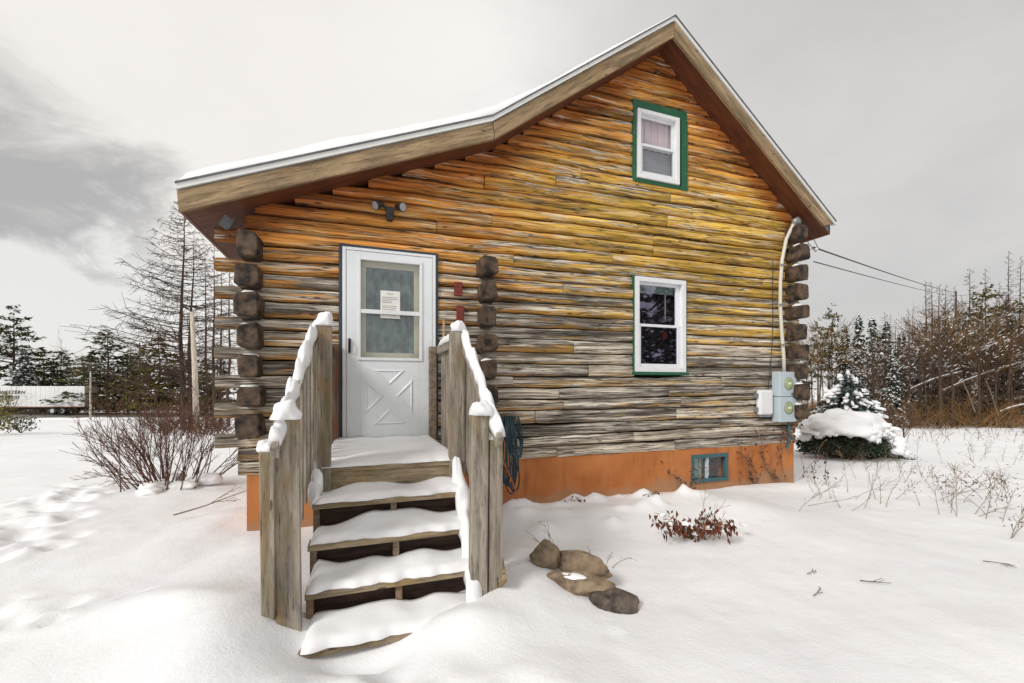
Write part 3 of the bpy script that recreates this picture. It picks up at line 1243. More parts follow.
wu, a, b, zl, zh, zm = sash_window(4.648, 5.352, 4.338, 5.282, M['glass'], True)
m = MB()
for k in range(10):
    m.box(a + .03 + k * .056, a + .085 + k * .056, .062 + .008 * (k % 2), .068 + .008 * (k % 2), zm + .01, zh)
m.build('curtain', M['curtain'], wu)
m = MB()
m.box(a, b, .06, .066, zl, zm - .01)
m.build('blind', M['blind'], wu)
m = MB()
m.box(4.59, 5.50, -.028, .06, 5.2835, 5.41)
m.box(4.59, 4.6465, -.028, .06, 4.30, 5.2825)
m.box(5.40, 5.51, -.034, .06, 4.28, 5.2825)
m.box(5.354, 5.3995, .0, .06, 4.30, 5.2825)
m.box(4.60, 5.3985, -.03, .06, 4.285, 4.3365)
m.build('window_trim', M['green'], wu, bevel=.004)

# ---------------------------------------------------------------- things fixed to the wall
def hthing(name, label, cat, u, v, z, group=None):
    return thing(name, label, cat, W(u, v, z), TH, group)


lb = (1.385, -.04, 3.40)
lt = hthing('security_light', 'dark twin-head floodlight mounted on logs above the door', 'floodlight', *lb)
m = MB()
m.box(1.345, 1.43, -.075, -.02, 3.355, 3.465)
m.build('mount', M['brownplastic'], lt, lb, bevel=.008)
m = MB()
m.box(1.352, 1.42, -.13, -.06, 3.30, 3.375)
m.build('motion_sensor', M['black'], lt, lb, bevel=.012)
for (sx, px, dd) in ((-1, 1.275, (-.75, -.45, -.5)), (1, 1.49, (.55, -.8, -.25))):
    m = MB()
    m.tube([(1.387 + sx * .03, -.06, 3.44), (px, -.09, 3.475)], .014, 8)
    d = Vector(dd).normalized()
    c = Vector((px, -.10, 3.465))
    m.tube([c - d * .055, c - d * .045, c - d * .0, c + d * .05, c + d * .06], [.022, .034, .038, .052, .052], 14)
    h = m.build('lamp_head', M['brownplastic'], lt, lb, smooth=False)
    m = MB()
    m.tube([c + d * .0605, c + d * .066], [.045, .040], 14)
    m.build('lens', M['lens'], h, lb)

mbp = (7.49, -.05, .92)
mt = hthing('electric_meter', 'pale blue-grey double electric meter box on the log wall', 'meter', *mbp)
m = MB()
m.box(7.14, 7.50, -.17, -.03, 1.322, 1.705)
m.build('meter_box', M['meter'], mt, mbp, bevel=.01)
m = MB()
m.box(7.14, 7.50, -.17, -.03, .928, 1.316)
m.build('meter_box', M['meter'], mt, mbp, bevel=.01)
for zz in (1.52, 1.145):
    m = MB()
    m.tube([(7.325, -.168, zz), (7.325, -.178, zz), (7.325, -.184, zz), (7.325, -.187, zz)], [.085, .085, .078, .06], 24)
    g = m.build('dial', M['meterglass'], mt, mbp)
    m = MB()
    for k in range(24):
        pass
    m.tube([(7.325, -.1705, zz), (7.325, -.176, zz)], [.098, .096], 24)
    m.build('dial_ring', M['metal_grey'], g, mbp)
    m = MB()
    m.box(7.29, 7.36, -.190, -.1872, zz - .012, zz + .02)
    m.build('dial_plate', M['paper'], g, mbp)
m = MB()
m.box(7.38, 7.45, -.176, -.171, 1.34, 1.38)
m.build('latch', M['metal_grey'], mt, mbp)
m = MB()
m.tube([(7.42, -.10, .925), (7.42, -.10, .62), (7.42, -.06, .50)], .022, 10)
m.build('lower_conduit', M['teal'], mt, mbp)
m = MB()
cp = [(7.50, -.12, 4.04), (7.46, -.12, 3.97), (7.365, -.10, 3.78), (7.275, -.10, 3.45), (7.24, -.10, 3.1), (7.235, -.10, 2.75), (7.27, -.10, 2.3), (7.31, -.10, 1.95), (7.32, -.10, 1.70)]
m.tube(cp, .026, 10)
mast = m.build('conduit_mast', M['pipe'], mt, mbp, smooth=True)
m = MB()
m.tube([(7.50, -.12, 4.02), (7.515, -.125, 4.07), (7.55, -.14, 4.09), (7.59, -.16, 4.06)], [.036, .05, .055, .04], 10)
m.build('weatherhead', M['metal_grey'], mast, mbp, smooth=True)
for k in range(3):
    z = 3.35 - k * .62
    uu = (7.268, 7.236, 7.28)[k]
    m = MB()
    m.box(uu - .06, uu + .06, -.132, -.126, z, z + .025)
    m.build('pipe_strap', M['metal_grey'], mast, mbp)

tb = (7.04, -.05, 1.03)
tbx = hthing('telephone_box', 'small white utility box left of the electric meter', 'utility box', *tb)
m = MB()
m.box(6.80, 7.085, -.115, -.03, 1.04, 1.425)
m.build('box_cover', M['white'], tbx, tb, bevel=.035)
for z in (1.09, 1.30):
    m = MB()
    m.box(6.768, 6.7985, -.09, -.03, z, z + .07)
    m.build('hinge', M['metal_grey'], tbx, tb)
m = MB()
m.box(6.83, 7.06, -.09, -.03, 1.010, 1.038)
m.build('base_flange', M['metal_grey'], tbx, tb)
m = MB()
m.tube([(7.143, -.05, 3.45), (7.145, -.045, 2.9), (7.14, -.05, 2.3), (7.10, -.045, 1.8), (7.03, -.06, 1.42)], .006, 5)
m.build('cable', M['wire'], tbx, tb)

for (u0, u1, z0, z1, lab) in ((2.115, 2.205, 2.545, 2.70, 'upper red-brown painted block on logs right of the door'), (2.14, 2.225, 2.235, 2.425, 'lower red-brown painted block above the right porch post')):
    b = ((u0 + u1) / 2, -.03, z0)
    m = MB()
    m.box(u0, u1, -.075, -.015, z0, z1)
    m.box(u0 + .02, u1 - .02, -.082, -.0755, z0 + .03, z1 - .05)
    o = m.build('wall_block', M['red'], None, b, bevel=.006)
    o.location = W(*b)
    o.rotation_euler = (0, 0, TH)
    tag(o, lab, 'block', 'red-brown blocks on the log wall')

# hoses hanging from the lowest partition log end
hb = (2.66, -.2, .05)
ht = hthing('hanging_hose', 'bundle of dark teal hoses hanging beside the porch', 'hose', *hb)
rh = random.Random(9)
m = MB()
for k in range(11):
    x0 = 2.53 + .012 * k
    bot = .22 + .33 * rh.random() ** 1.2 + .03 * k * (k > 7)
    vv = -.24 - .02 * rh.random()
    pts = []
    for a in range(17):
        t = a / 16
        ang = math.pi * t
        x = x0 + .10 + (.035 + .012 * rh.random() + .09 * math.sin(ang) ** .5 * .7) * -math.cos(ang) + .05 * math.sin(ang) + .004 * k
        z = 1.13 - (1.13 - bot) * math.sin(ang) ** .55 + .0
        pts.append((x, vv - .012 * math.sin(ang * 3 + k), z))
    m.tube(pts, .0095, 6)
m.build('hose_loops', M['hose'], ht, hb, smooth=True)
m = MB()
m.tube([(2.60, -.26, 1.05), (2.66, -.27, .8), (2.64, -.28, .6), (2.73, -.29, .42), (2.80, -.30, .22), (2.79, -.30, .07)], .006, 5)
m.build('orange_cord', M['orange_cord'], ht, hb, smooth=True)

# ---------------------------------------------------------------- porch steps
pb = (1.3, -1.4, 0.0)
steps = hthing('porch_steps', 'grey wooden porch steps with handrails under thick snow', 'steps', *pb)
S0, S1 = .752, 1.868
SV = [-1.50, -1.73, -1.95, -2.17, -2.41]
SZ = [.88, .675, .465, .255, .045]
rs = random.Random(21)


def part(m, name, mat, bevel=.004, smooth=False, parent=None):
    return m.build(name, mat, parent or steps, pb, smooth=smooth, bevel=bevel)


def snow_slab(u0, u1, v0, v1, z, h, seed, front_over=.03, back_up=.0, nu=44, nv=12):
    """snow lying on a board: v0 is the front edge, v1 the back"""
    mb = MB()
    rows = []
    for j in range(nv + 1):
        t = j / nv
        row = []
        for i in range(nu + 1):
            s = i / nu
            u = u0 + (u1 - u0) * s
            fo = front_over * (.15 + 1.3 * N(u * 5, seed, 3.0) + .9 * N(u * 13, seed, 1.0))
            v = (v0 - fo) * (1 - t) + v1 * t
            e = min(1, (s * (u1 - u0)) / .05, ((1 - s) * (u1 - u0)) / .05) ** .5
            f = (1 - (1 - min(1, t / .28)) ** 2.2) ** .5
            hh = h * f * e * (1 + .35 * N(u * 3.1, v * 4 + seed, 5.0) + .16 * N(u * 9, v * 9, seed)) + back_up * t * t * e * max(0, .7 + 1.5 * N(u * 3.3, seed, 8.0))
            mb.v.append((u, v, z + max(.002, hh)))
    for j in range(nv):
        for i in range(nu):
            o = j * (nu + 1) + i
            mb.f.append((o, o + 1, o + nu + 2, o + nu + 1))
    # underside
    n = len(mb.v)
    for j in (0, nv):
        for i in range(nu + 1):
            x, y, _ = mb.v[j * (nu + 1) + i]
            mb.v.append((x, y, z))
    for i in range(nu):
        mb.f.append((n + i, n + i + 1, i + 1, i))
        mb.f.append((n + nu + 1 + i, n + nu + 2 + i, n + i + 1, n + i))
        o = nv * (nu + 1)
        mb.f.append((o + i, o + i + 1, n + nu + 2 + i, n + nu + 1 + i))
    return mb


# landing
m = MB()
for k in range(9):
    v1 = -.05 - k * .161
    m.box(S0 + .03 + rs.uniform(-.008, .008), S1 + .012, v1 - .155, v1, SZ[0] - .036, SZ[0] - rs.uniform(0, .004))
landing = part(m, 'landing', M['plank'])
m = snow_slab(S0 + .05, S1 - .01, SV[0], -.07, SZ[0] + .001, .04, 1.0, .02, .02, 50, 30)
part(m, 'snow', M['snow_lump'], 0, True, landing)
m = MB()
m.box(S0 + .03, S1 + .01, SV[0] + .022, SV[0] + .06, SZ[0] - .19, SZ[0] - .037)
part(m, 'rim_joist', M['plank'], .004)
for k in range(1, 5):
    m = MB()
    tl = rs.uniform(-.012, .012)
    m.box(S0 + rs.uniform(-.01, .01), S1 + rs.uniform(-.02, .01), SV[k], SV[k] + .135, SZ[k] - .038, SZ[k])
    m.box(S0 + rs.uniform(-.01, .01), S1 + rs.uniform(-.02, .01), SV[k] + .14, SV[k] + .235, SZ[k] - .038, SZ[k] - .003)
    t = part(m, 'tread', M['plank'])
    m = snow_slab(S0 + .012, S1 + (.05 if k > 1 else .0), SV[k], SV[k - 1] + .03, SZ[k] + .001, (.04, .042, .046, .05)[k - 1], 3.3 * k, .026, (.0, .03, .055, .05, .04)[k])
    part(m, 'snow', M['snow_lump'], 0, True, t)
# riser boards seen in the gaps
for k, zr in ((2, .6), (3, .39), (4, .18)):
    m = MB()
    m.box(S0 + .05, S1 - .05, SV[k - 1] + .09, SV[k - 1] + .115, SZ[k] - .02, SZ[k - 1] - .05)
    part(m, 'riser', M['riser'])
# stringers
for u in (S0 + .012, 1.285, S1 - .03):
    m = MB()
    w = .04
    poly = [(-1.47, .84), (-1.47, .62)]
    prof = [(-1.46, .835)]
    pts = []
    for k in range(1, 5):
        pts += [(SV[k - 1] + .02, SZ[k] - .04), (SV[k] + .02, SZ[k] - .04)]
    top = [(-1.44, SZ[0] - .2)] + [(SV[0] + .02, SZ[0] - .2)] + pts
    bot = [(SV[4] + .02, -.15), (-2.2, -.15), (-1.44, .45)]
    ply = top + bot
    n = len(ply)
    v = [(u, y, z) for y, z in ply] + [(u + w, y, z) for y, z in ply]
    f = [tuple(range(n)), tuple(reversed(range(n, 2 * n)))] + [(i, i + n, (i + 1) % n + n, (i + 1) % n) for i in range(n)]
    m.add(v, f)
    part(m, 'stringer', M['stringer'], 0)
# skirt board outside the right stringer and the loose brown end by the right post
m = MB()
m.obox((1.955, -2.18, .20), (.012, 0, 0), (0, .13, -.10), (0, .05, .07))
part(m, 'brace', M['fascia'])

# posts, balusters and rails
def board(u0, u1, v0, v1, z0, z1, lean=0.0, cut=0.0):
    m = MB()
    m.box(u0, u1, v0, v1, z0, z1)
    m.v = [(x + lean * (z - z0), y, z - (cut if (x > (u0 + u1) / 2 and z < (z0 + z1) / 2) else 0)) for x, y, z in m.v]
    return m


def post_cap(u, v, z, w, h, seed, sx=1.0):
    m = MB()
    m.blob((u, v, z + h * .35), (w * sx, w, h), seed, .5, 1.3, flat=-h * .36)
    return m


LV = -2.20
for (sd_, posts) in (('left', ((.768, .862, -1.50, -1.41, .55, 1.945), (.622, .754, LV - .06, LV - .02, .0, 1.305), (.545, .617, -2.24, -2.20, .1, 1.12))),
                     ('right', ((1.762, 1.878, -1.50, -1.42, .55, 1.945), (1.745, 1.862, LV - .06, LV + .0, .0, 1.300), (1.872, 1.937, -2.25, -2.21, .05, 1.13)))):
    for k, (u0, u1, v0, v1, z0, z1) in enumerate(posts):
        m = board(u0, u1, v0, v1, z0, z1, lean=(.008 if k == 0 else -.012 if sd_ == 'left' else .01))
        p = part(m, 'post', M['post'], .006)
        ln = (.008 if k == 0 else -.012 if sd_ == 'left' else .01) * (z1 - z0)
        if k < 2:
            h = (.068, .066)[k] * (1.15 if sd_ == 'left' else 1.0)
            c = post_cap((u0 + u1) / 2 + ln + (.0 if sd_ == 'left' else .012), (v0 + v1) / 2 + .0, z1, .062 if k == 0 else .075, h, 3.1 * k + (7 if sd_ == 'left' else 2), 1.0)
        else:
            c = post_cap((u0 + u1) / 2 + ln, (v0 + v1) / 2 + .02, z1 + .0, .048, .05, 4.4, 1.0)
        part(c, 'snow', M['snow_lump'], 0, True, p)

for (sgn, ur, tu) in ((-1, .735, -.075), (1, 1.895, .02)):
    # sloping handrail from the upper post to the end board
    a = Vector((ur + (.02 if sgn < 0 else -.01), -1.42, 1.90))
    b = Vector((ur + tu + (-.03 if sgn < 0 else .0), -2.36, 1.13))
    d = (b - a)
    n = d.normalized()
    upv = Vector((0, -n.z, n.y))
    if upv.z < 0:
        upv = -upv
    m = MB()
    m.obox((a + b) / 2, d / 2, (.019, 0, 0), upv * .045)
    rail = part(m, 'handrail', M['post'], .004)
    s = MB()
    K = 46
    pts = [a + d * (k / (K - 1)) * .96 + upv * .045 + Vector((sgn * .004, 0, 0)) for k in range(K)]
    s.sweep(pts, (1, 0, 0), .068, .056, seed=5.5 + sgn, amp=1.25, fr=8.5, sag=.55, sec=11, taper=False)
    part(s, 'snow', M['snow_lump'], 0, True, rail)
    for q in range(9):
        t = .07 + .105 * q
        p = a + d * t
        m = MB()
        uo = p.x + (.021 if sgn > 0 else -.040)
        zb = max(.22, .80 - (t * .94) * .9)
        m.box(uo, uo + .019, p.y - .034, p.y + .034, zb, p.z + .02)
        part(m, 'baluster', M['post'], .002)
    # level rail along the landing with its rear post at the wall
    u0 = .735 if sgn < 0 else 1.885
    m = MB()
    m.box(u0 + (.04 if sgn < 0 else -.075), u0 + (.135 if sgn < 0 else .0), -.17, -.08, .80, 1.93)
    p = part(m, 'post', mat_lumber('reddish_post_wood', 'z', (.12, .085, .06), (.20, .06, .03)) if sgn < 0 else M['stringer'], .006)
    m = MB()
    m.box(u0 - .0, u0 + .038, -1.40, -.18, 1.845, 1.935)
    rr = part(m, 'handrail', M['post'], .004)
    s = MB()
    s.sweep([(u0 + .019, -1.40 + 1.2 * k / 30, 1.935) for k in range(31)], (1, 0, 0), .06, .05, seed=2.5 + sgn, amp=.6, fr=8, sag=.3)
    part(s, 'snow', M['snow_lump'], 0, True, rr)
    for q in range(8):
        v = -1.30 + .145 * q
        m = MB()
        uo = u0 + (-.0195 if sgn < 0 else .0385)
        m.box(uo, uo + .019, v - .04, v + .04, .74, 1.90)
        part(m, 'baluster', M['post'], .002)
# snow drifted along both sides of the flight
for (u0, wd, hh, sd_, sk, ua, ub) in ((.775, .075, .055, 1.5, 0, 0, 0), (1.835, .12, .085, 6.5, 1, 0, -.11)):
    m = MB()
    K = 60
    pts = []
    for k in range(K):
        t_ = k / (K - 1)
        v = (-1.40 - 1.08 * t_) if sk else (-1.36 - .34 * t_)
        z = .875 - max(0, -(v + 1.50)) * .94 - .045 + .03 * math.sin(t_ * 26)
        pts.append((u0 + .02 * N(t_ * 7, sd_, 0) + ub * t_ * t_, v, z))
    m.sweep(pts, (1, 0, 0), wd, hh, sd_, .9, 5, .2, 11, True)
    part(m, 'snow', M['snow_lump'], 0, True, landing)

# stick leaning by the door
sb = (1.955, -.1, .92)
m = MB()
m.tube([(1.945, -.20, .95), (1.955, -.17, 1.3), (1.972, -.12, 1.7), (1.985, -.08, 2.25)], [.016, .016, .015, .014], 8)
o = m.build('broom_handle', simple('pale_handle_wood', (.42, .30, .18), .6, .2), None, sb, smooth=True)
o.location = W(*sb)
o.rotation_euler = (0, 0, TH)
tag(o, 'thin pale wooden handle leaning on the wall right of the door', 'stick')

# ---------------------------------------------------------------- rocks
def at(px, Y):
    return (px - 512) / 430 * Y


def rock(name, label, x, y, r, mat, seed, zoff, rz=0.0, snow=False):
    m = MB()
    rr = random.Random(seed)
    pl = [(Vector((rr.gauss(0, 1), rr.gauss(0, 1), rr.gauss(0, .8))).normalized(), rr.uniform(.62, .9)) for _ in range(11)]
    vs, fs = ICO4
    out = []
    for p in vs:
        q = Vector(p)
        for (nn, dd) in pl:
            e = q.dot(nn) - dd
            if e > 0:
                q -= nn * e * .9
        q *= 1 + .16 * N(p[0] * 1.7 + seed, p[1] * 1.7, p[2] * 1.7) + .07 * N(p[0] * 6, p[1] * 6 + seed, p[2] * 6)
        out.append((q.x * r[0], q.y * r[1], q.z * r[2]))
    m.add(out, fs)
    o = m.build(name, mat, smooth=True)
    shade_auto(o, 30)
    o.location = (x, y, ground(x, y) + zoff)
    o.rotation_euler = (0, 0, rz)
    tag(o, label, 'rock', 'rocks edging the flower bed')
    if snow:
        sn = MB()
        sn.blob((-.03, -.035, r[2] * .80), (.085, .04, .016), seed, .5, 1.5)
        sn.build('snow', M['snow_lump'], o, smooth=True)
    return o


rock('rock', 'squat tan rock at the left end of the rock row', at(544, 3.30), 3.30, (.12, .10, .13), M['rock_tan'], 4, .05)
rock('rock', 'long low tan rock lying behind the row toward the wall', at(576, 3.30), 3.30, (.33, .075, .10), M['rock_tan'], 9, .11, -.62)
rock('rock', 'broad tan-grey rock in the middle of the rock row', at(580, 3.06), 3.06, (.30, .10, .105), M['rock_tan'], 15, .035, -.36, True)
rock('rock', 'dark grey-brown rock at the right end of the rock row', at(615, 2.94), 2.94, (.17, .13, .11), M['rock_dark'], 22, .01, -.1)


# ---------------------------------------------------------------- plants near the house
def branch(m, p, d, L, r, rs, depth, kids=3, curve=.25, up=.1, sides=5, seg=5, shrink=.62, rmin=.0025, spread=.7):
    pts, rad = [Vector(p)], [r]
    d = Vector(d).normalized()
    cur = Vector(p)
    for k in range(seg):
        d = (d + Vector((rs.gauss(0, curve), rs.gauss(0, curve), rs.gauss(0, curve) + up)) * .35).normalized()
        cur = cur + d * L / seg
        pts.append(cur.copy())
        rad.append(max(rmin, r * (1 - .72 * (k + 1) / seg)))
    m.tube(pts, rad, sides if depth > 0 else 3, cap=False)
    if depth > 0:
        for q in range(kids):
            t = rs.uniform(.25, .98)
            i = min(seg - 1, int(t * seg))
            fpt = pts[i].lerp(pts[i + 1], t * seg - i)
            dd = (pts[i + 1] - pts[i]).normalized()
            off = Vector((rs.gauss(0, 1), rs.gauss(0, 1), rs.gauss(0, 1)))
            off = (off - dd * off.dot(dd)).normalized()
            nd = (dd + off * rs.uniform(.5, 1.0) * spread).normalized()
            branch(m, fpt, nd, L * shrink * rs.uniform(.55, 1.05), max(rmin, rad[i] * .62), rs, depth - 1, kids, curve, up, sides, max(3, seg - 1), shrink, rmin, spread)


def ground_thing(name, label, cat, x, y, group=None, dz=0.0):
    return thing(name, label, cat, (x, y, ground(x, y) + dz), 0, group)


# reddish bare shrub left of the cabin
rs = random.Random(31)
sx, sy = -4.85, 6.05
sh = ground_thing('bare_shrub', 'wide leafless reddish shrub in snow left of the cabin', 'shrub', sx, sy)
m = MB()
for k in range(70):
    an = rs.uniform(0, 2 * math.pi)
    rr = rs.uniform(0, .55)
    le = rs.uniform(.25, 1.05)
    d = Vector((math.cos(an) * le * 1.0, math.sin(an) * le * .8, rs.uniform(.75, 1.25)))
    branch(m, (math.cos(an) * rr * 1.1, math.sin(an) * rr * .7, -.05), d, rs.uniform(.65, 1.2), rs.uniform(.005, .010), rs, 2, 4, .22, .12, 5, 5, .5, .0022)
for k in range(4):
    an = rs.uniform(2.4, 3.9)
    d = Vector((math.cos(an), math.sin(an) * .7, rs.uniform(.05, .35)))
    branch(m, (-.3, rs.uniform(-.3, .2), 0), d, rs.uniform(.6, 1.0), .008, rs, 2, 4, .25, .0, 5, 6, .5, .003)
m.build('twigs', M['redtwig'], sh)
m = MB()
for k in range(9):
    m.blob((rs.gauss(0, .5), rs.gauss(0, .3), rs.uniform(.0, .10)), (rs.uniform(.08, .2), rs.uniform(.08, .15), rs.uniform(.05, .1)), k * 2.2, .3)
m.build('snow', M['snow_lump'], sh, smooth=True)
# fallen twig between shrub and the corner
rs = random.Random(77)
x, y = -3.35, 4.95
t = ground_thing('fallen_branch', 'dry branch lying on snow by the left foundation corner', 'branch', x, y, dz=.03)
m = MB()
branch(m, (-.35, -.25, 0), (1, .55, .25), .9, .009, rs, 2, 5, .2, .0, 5, 6, .45, .003)
m.build('twigs', M['drystalk'], t)

# dead plant with red-brown leaves in front of the basement window
def leaf(m, p, d, L, w, rs):
    d = Vector(d).normalized()
    s = d.cross(Vector((rs.gauss(0, 1), rs.gauss(0, 1), rs.gauss(0, .4)))).normalized() * w
    nrm = d.cross(s).normalized() * L * .18
    p = Vector(p)
    m.add([p, p + d * L * .45 + s + nrm, p + d * L, p + d * L * .45 - s + nrm, p + d * L * .5 - nrm * .3], [(0, 1, 4), (1, 2, 4), (2, 3, 4), (3, 0, 4)])


def leaf_clump(name, label, x, y, w, h, n, rs, stems=6, group=None, droop=True, snow=True, dz=0.0):
    t = ground_thing(name, label, 'dead plant', x, y, group, dz)
    m = MB()
    tops = []
    for k in range(stems):
        an = rs.uniform(0, 6.28)
        d = Vector((math.cos(an) * .6 * w / .36, math.sin(an) * .4 * w / .36, 1))
        pts = [Vector((rs.gauss(0, w * .2), rs.gauss(0, w * .15), -.03))]
        for q in range(4):
            d = (d + Vector((math.cos(an) * .25, math.sin(an) * .2, -.3 if droop else .0))).normalized()
            pts.append(pts[-1] + d * h / 3.2)
        m.tube(pts, [.006, .005, .004, .003, .002], 5)
        tops += pts[1:]
    m.build('stems', M['drystalk'], t)
    m = MB()
    for k in range(n):
        p = rs.choice(tops) + Vector((rs.gauss(0, w * .16), rs.gauss(0, w * .13), rs.gauss(0, h * .12)))
        leaf(m, p, (rs.gauss(0, .5), rs.gauss(0, .5), -1.1 if droop else rs.gauss(.3, .6)), rs.uniform(.04, .09), rs.uniform(.007, .016), rs)
    m.build('leaves', M['redleaf'], t)
    if snow:
        m = MB()
        for k in range(14):
            p = rs.choice(tops) + Vector((rs.gauss(0, w * .2), rs.gauss(0, w * .2) - .03, rs.uniform(-.06, .04)))
            m.blob(p, (rs.uniform(.015, .045), rs.uniform(.015, .04), rs.uniform(.012, .03)), k * 1.3, .5)
        m.build('snow', M['snow_lump'], t, smooth=True)
    return t


rs = random.Random(41)
leaf_clump('dead_plant', 'drooping red-brown leaved plant with snow near basement window', at(692, 4.2), 4.2, .13, .36, 330, rs, 14)
x, y, _ = W(5.42, -.16)
leaf_clump('dead_plant', 'dark red leaf tuft against foundation left of basement window', x, y, .20, .42, 46, rs, 5, droop=False, snow=False)
x, y, _ = W(3.55, -.35)
leaf_clump('dead_plant', 'small brown withered sprig at the foundation nearest the porch', x, y, .22, .10, 16, rs, 5, snow=False)
x, y, _ = W(4.55, -.42)
leaf_clump('dead_plant', 'low withered sprig halfway along the orange foundation', x, y, .25, .13, 12, rs, 5, snow=False)

# dead vine climbing the right end of the foundation
rs = random.Random(55)
vb = (7.2, -.05, 0.0)
vt = hthing('dead_vine', 'leafless brown vine climbing the foundation under the meter', 'vine', *vb)
m = MB()
lv = MB()
for k in range(15):
    u = rs.choice((6.62, 6.75, 6.8, 7.25, 7.35, 7.6, 7.7)) + rs.gauss(0, .06)
    pts = [Vector((u, -.03, -.02))]
    d = Vector((rs.gauss(0, .35), 0, 1)).normalized()
    for q in range(rs.randint(4, 9)):
        d = (d + Vector((rs.gauss(0, .35), 0, .12))).normalized()
        pts.append(pts[-1] + d * .11)
        pts[-1].y = -.02 - .02 * rs.random()
        if pts[-1].z > .56:
            pts[-1].y -= .05
        for w in range(2):
            if rs.random() < .55:
                leaf(lv, pts[-1] + Vector((rs.gauss(0, .02), -.012, 0)), (rs.gauss(0, .6), -.3, -1), rs.uniform(.03, .07), rs.uniform(.008, .018), rs)
    m.tube(pts, [.006 - .004 * i / len(pts) for i in range(len(pts))], 4)
for k in range(34):
    u = rs.gauss(7.38, .13)
    leaf(lv, (u, -.09 - .05 * rs.random(), rs.uniform(.62, .93)), (rs.gauss(0, .5), -.2, -1), rs.uniform(.04, .08), rs.uniform(.012, .024), rs)
m.build('stems', M['drystalk'], vt, vb)
lv.build('leaves', M['redleaf'], vt, vb)
# hanging seed stalks just past the corner
for (u, lab) in ((7.80, 'thin stalk with dark dried pods close to the right corner'), (8.05, 'podded dry stalk a step right of the corner stalk')):
    x, y, _ = W(u, -.25)
    t = ground_thing('dry_weed', lab, 'weed', x, y, 'weeds around the house')
    m = MB()
    pts = [(0, 0, 0), (rs.gauss(0, .03), 0, .2), (rs.gauss(0, .04), 0, .45), (rs.gauss(.03, .05), 0, .66)]
    m.tube(pts, [.005, .004, .004, .002], 4)
    for k in range(16):
        z = rs.uniform(.08, .66)
        leaf(m, (rs.gauss(.0, .03), rs.gauss(0, .02), z), (rs.gauss(0, .6), rs.gauss(0, .3), -.8), rs.uniform(.035, .06), .014, rs)
    m.build('stalk', simple('dark_pods', (.06, .04, .03), .9, .4), t)


def weed(label, px, Y, h, n, lean, rs, spread=.25, fuzz=0, group='dry weeds poking out of the snow', mat='drystalk'):
    x = at(px, Y)
    t = ground_thing('dry_weed', label, 'weed', x, Y, group)
    m = MB()
    for k in range(n):
        d = Vector((lean * rs.uniform(.4, 1.4) + rs.gauss(0, .4), rs.gauss(0, .35), 1)).normalized()
        L = h * rs.uniform(.55, 1.1)
        p = Vector((rs.gauss(0, spread), rs.gauss(0, spread * .6), -.03))
        branch(m, p, d, L, .0036, rs, 1, 4 if fuzz == 0 else 8, .28, -.05, 4, 7, .28, .0016, .8)
        if fuzz:
            tip = p + d * L
            for q in range(fuzz):
                leaf(m, p + d * L * rs.uniform(.55, 1) + Vector((rs.gauss(0, .05), rs.gauss(0, .05), rs.gauss(0, .03))), (rs.gauss(0, 1), rs.gauss(0, 1), rs.gauss(0, .6)), rs.uniform(.02, .05), .006, rs)
    m.build('stalks', M[mat], t)
    return t


rs = random.Random(61)
weed('upright dry weed stalks in front of the snow-capped bush', 838, 5.9, .55, 6, .05, rs, .25)
weed('dry weed leaning right below the small snowy spruce', 862, 5.6, .75, 7, .75, rs, .22)
weed('low arching weed strands on snow just right of the foundation', 826, 5.2, .8, 4, 1.6, rs, .3)
weed('single tall thin weed stalk standing in the right field', 920, 5.4, .62, 1, .25, rs, .02)
weed('dense brown seed-headed weed clump in the right field', 972, 4.95, .62, 9, .28, rs, .16, 10)
weed('fluffy seed-headed weeds leaning right near the right edge', 945, 5.6, .6, 7, .6, rs, .3, 14)
weed('fine pale weeds far right of the seed-headed clump', 1000, 5.8, .55, 8, .2, rs, .3, 10)
weed('sparse weeds behind the seed-headed clump toward the woods', 900, 7.3, .6, 9, .2, rs, .5, 8)
weed('low fuzzy weeds before the forest edge on the right', 960, 9.5, .6, 12, .1, rs, .9, 8)
weed('weed tuft growing beside the brown sapling', 868, 8.4, .6, 8, .2, rs, .3, 8)
weed('bent weed sprig at the right edge of the snow', 1012, 4.25, .35, 4, .9, rs, .1, 6)
weed('thin stem rising between the tan rocks', 573, 3.02, .26, 2, .1, rs, .04)
weed('forked dry stem behind the tan rock row', 590, 3.55, .34, 3, .25, rs, .06)
weed('long dry stems reaching right from the red-leaved plant', 702, 4.1, .6, 5, 1.7, rs, .06)
weed('grey weed stems just behind the leftmost rock', 545, 3.7, .3, 3, -.2, rs, .1)
for (px, Y, lab) in ((822, 3.05, 'short dark twig on open snow, nearest the camera'), (868, 3.25, 'straight thin twig lying flat on open snow'), (815, 3.4, 'tiny twig tip poking from open snow'), (990, 3.6, 'bent twig on snow near the right edge'), (478, 2.86, 'dark leaf litter on snow right of the bottom step')):
    x = at(px, Y)
    t = ground_thing('twig', lab, 'twig', x, Y, 'twigs lying on the snow', dz=.012)
    m = MB()
    branch(m, (-.06, 0, 0), (1, rs.gauss(0, .4), .12), rs.uniform(.09, .18), .004, rs, 1, 4, .3, 0, 4, 4, .4, .0022)
    m.build('twig_wood', M['bark'], t)


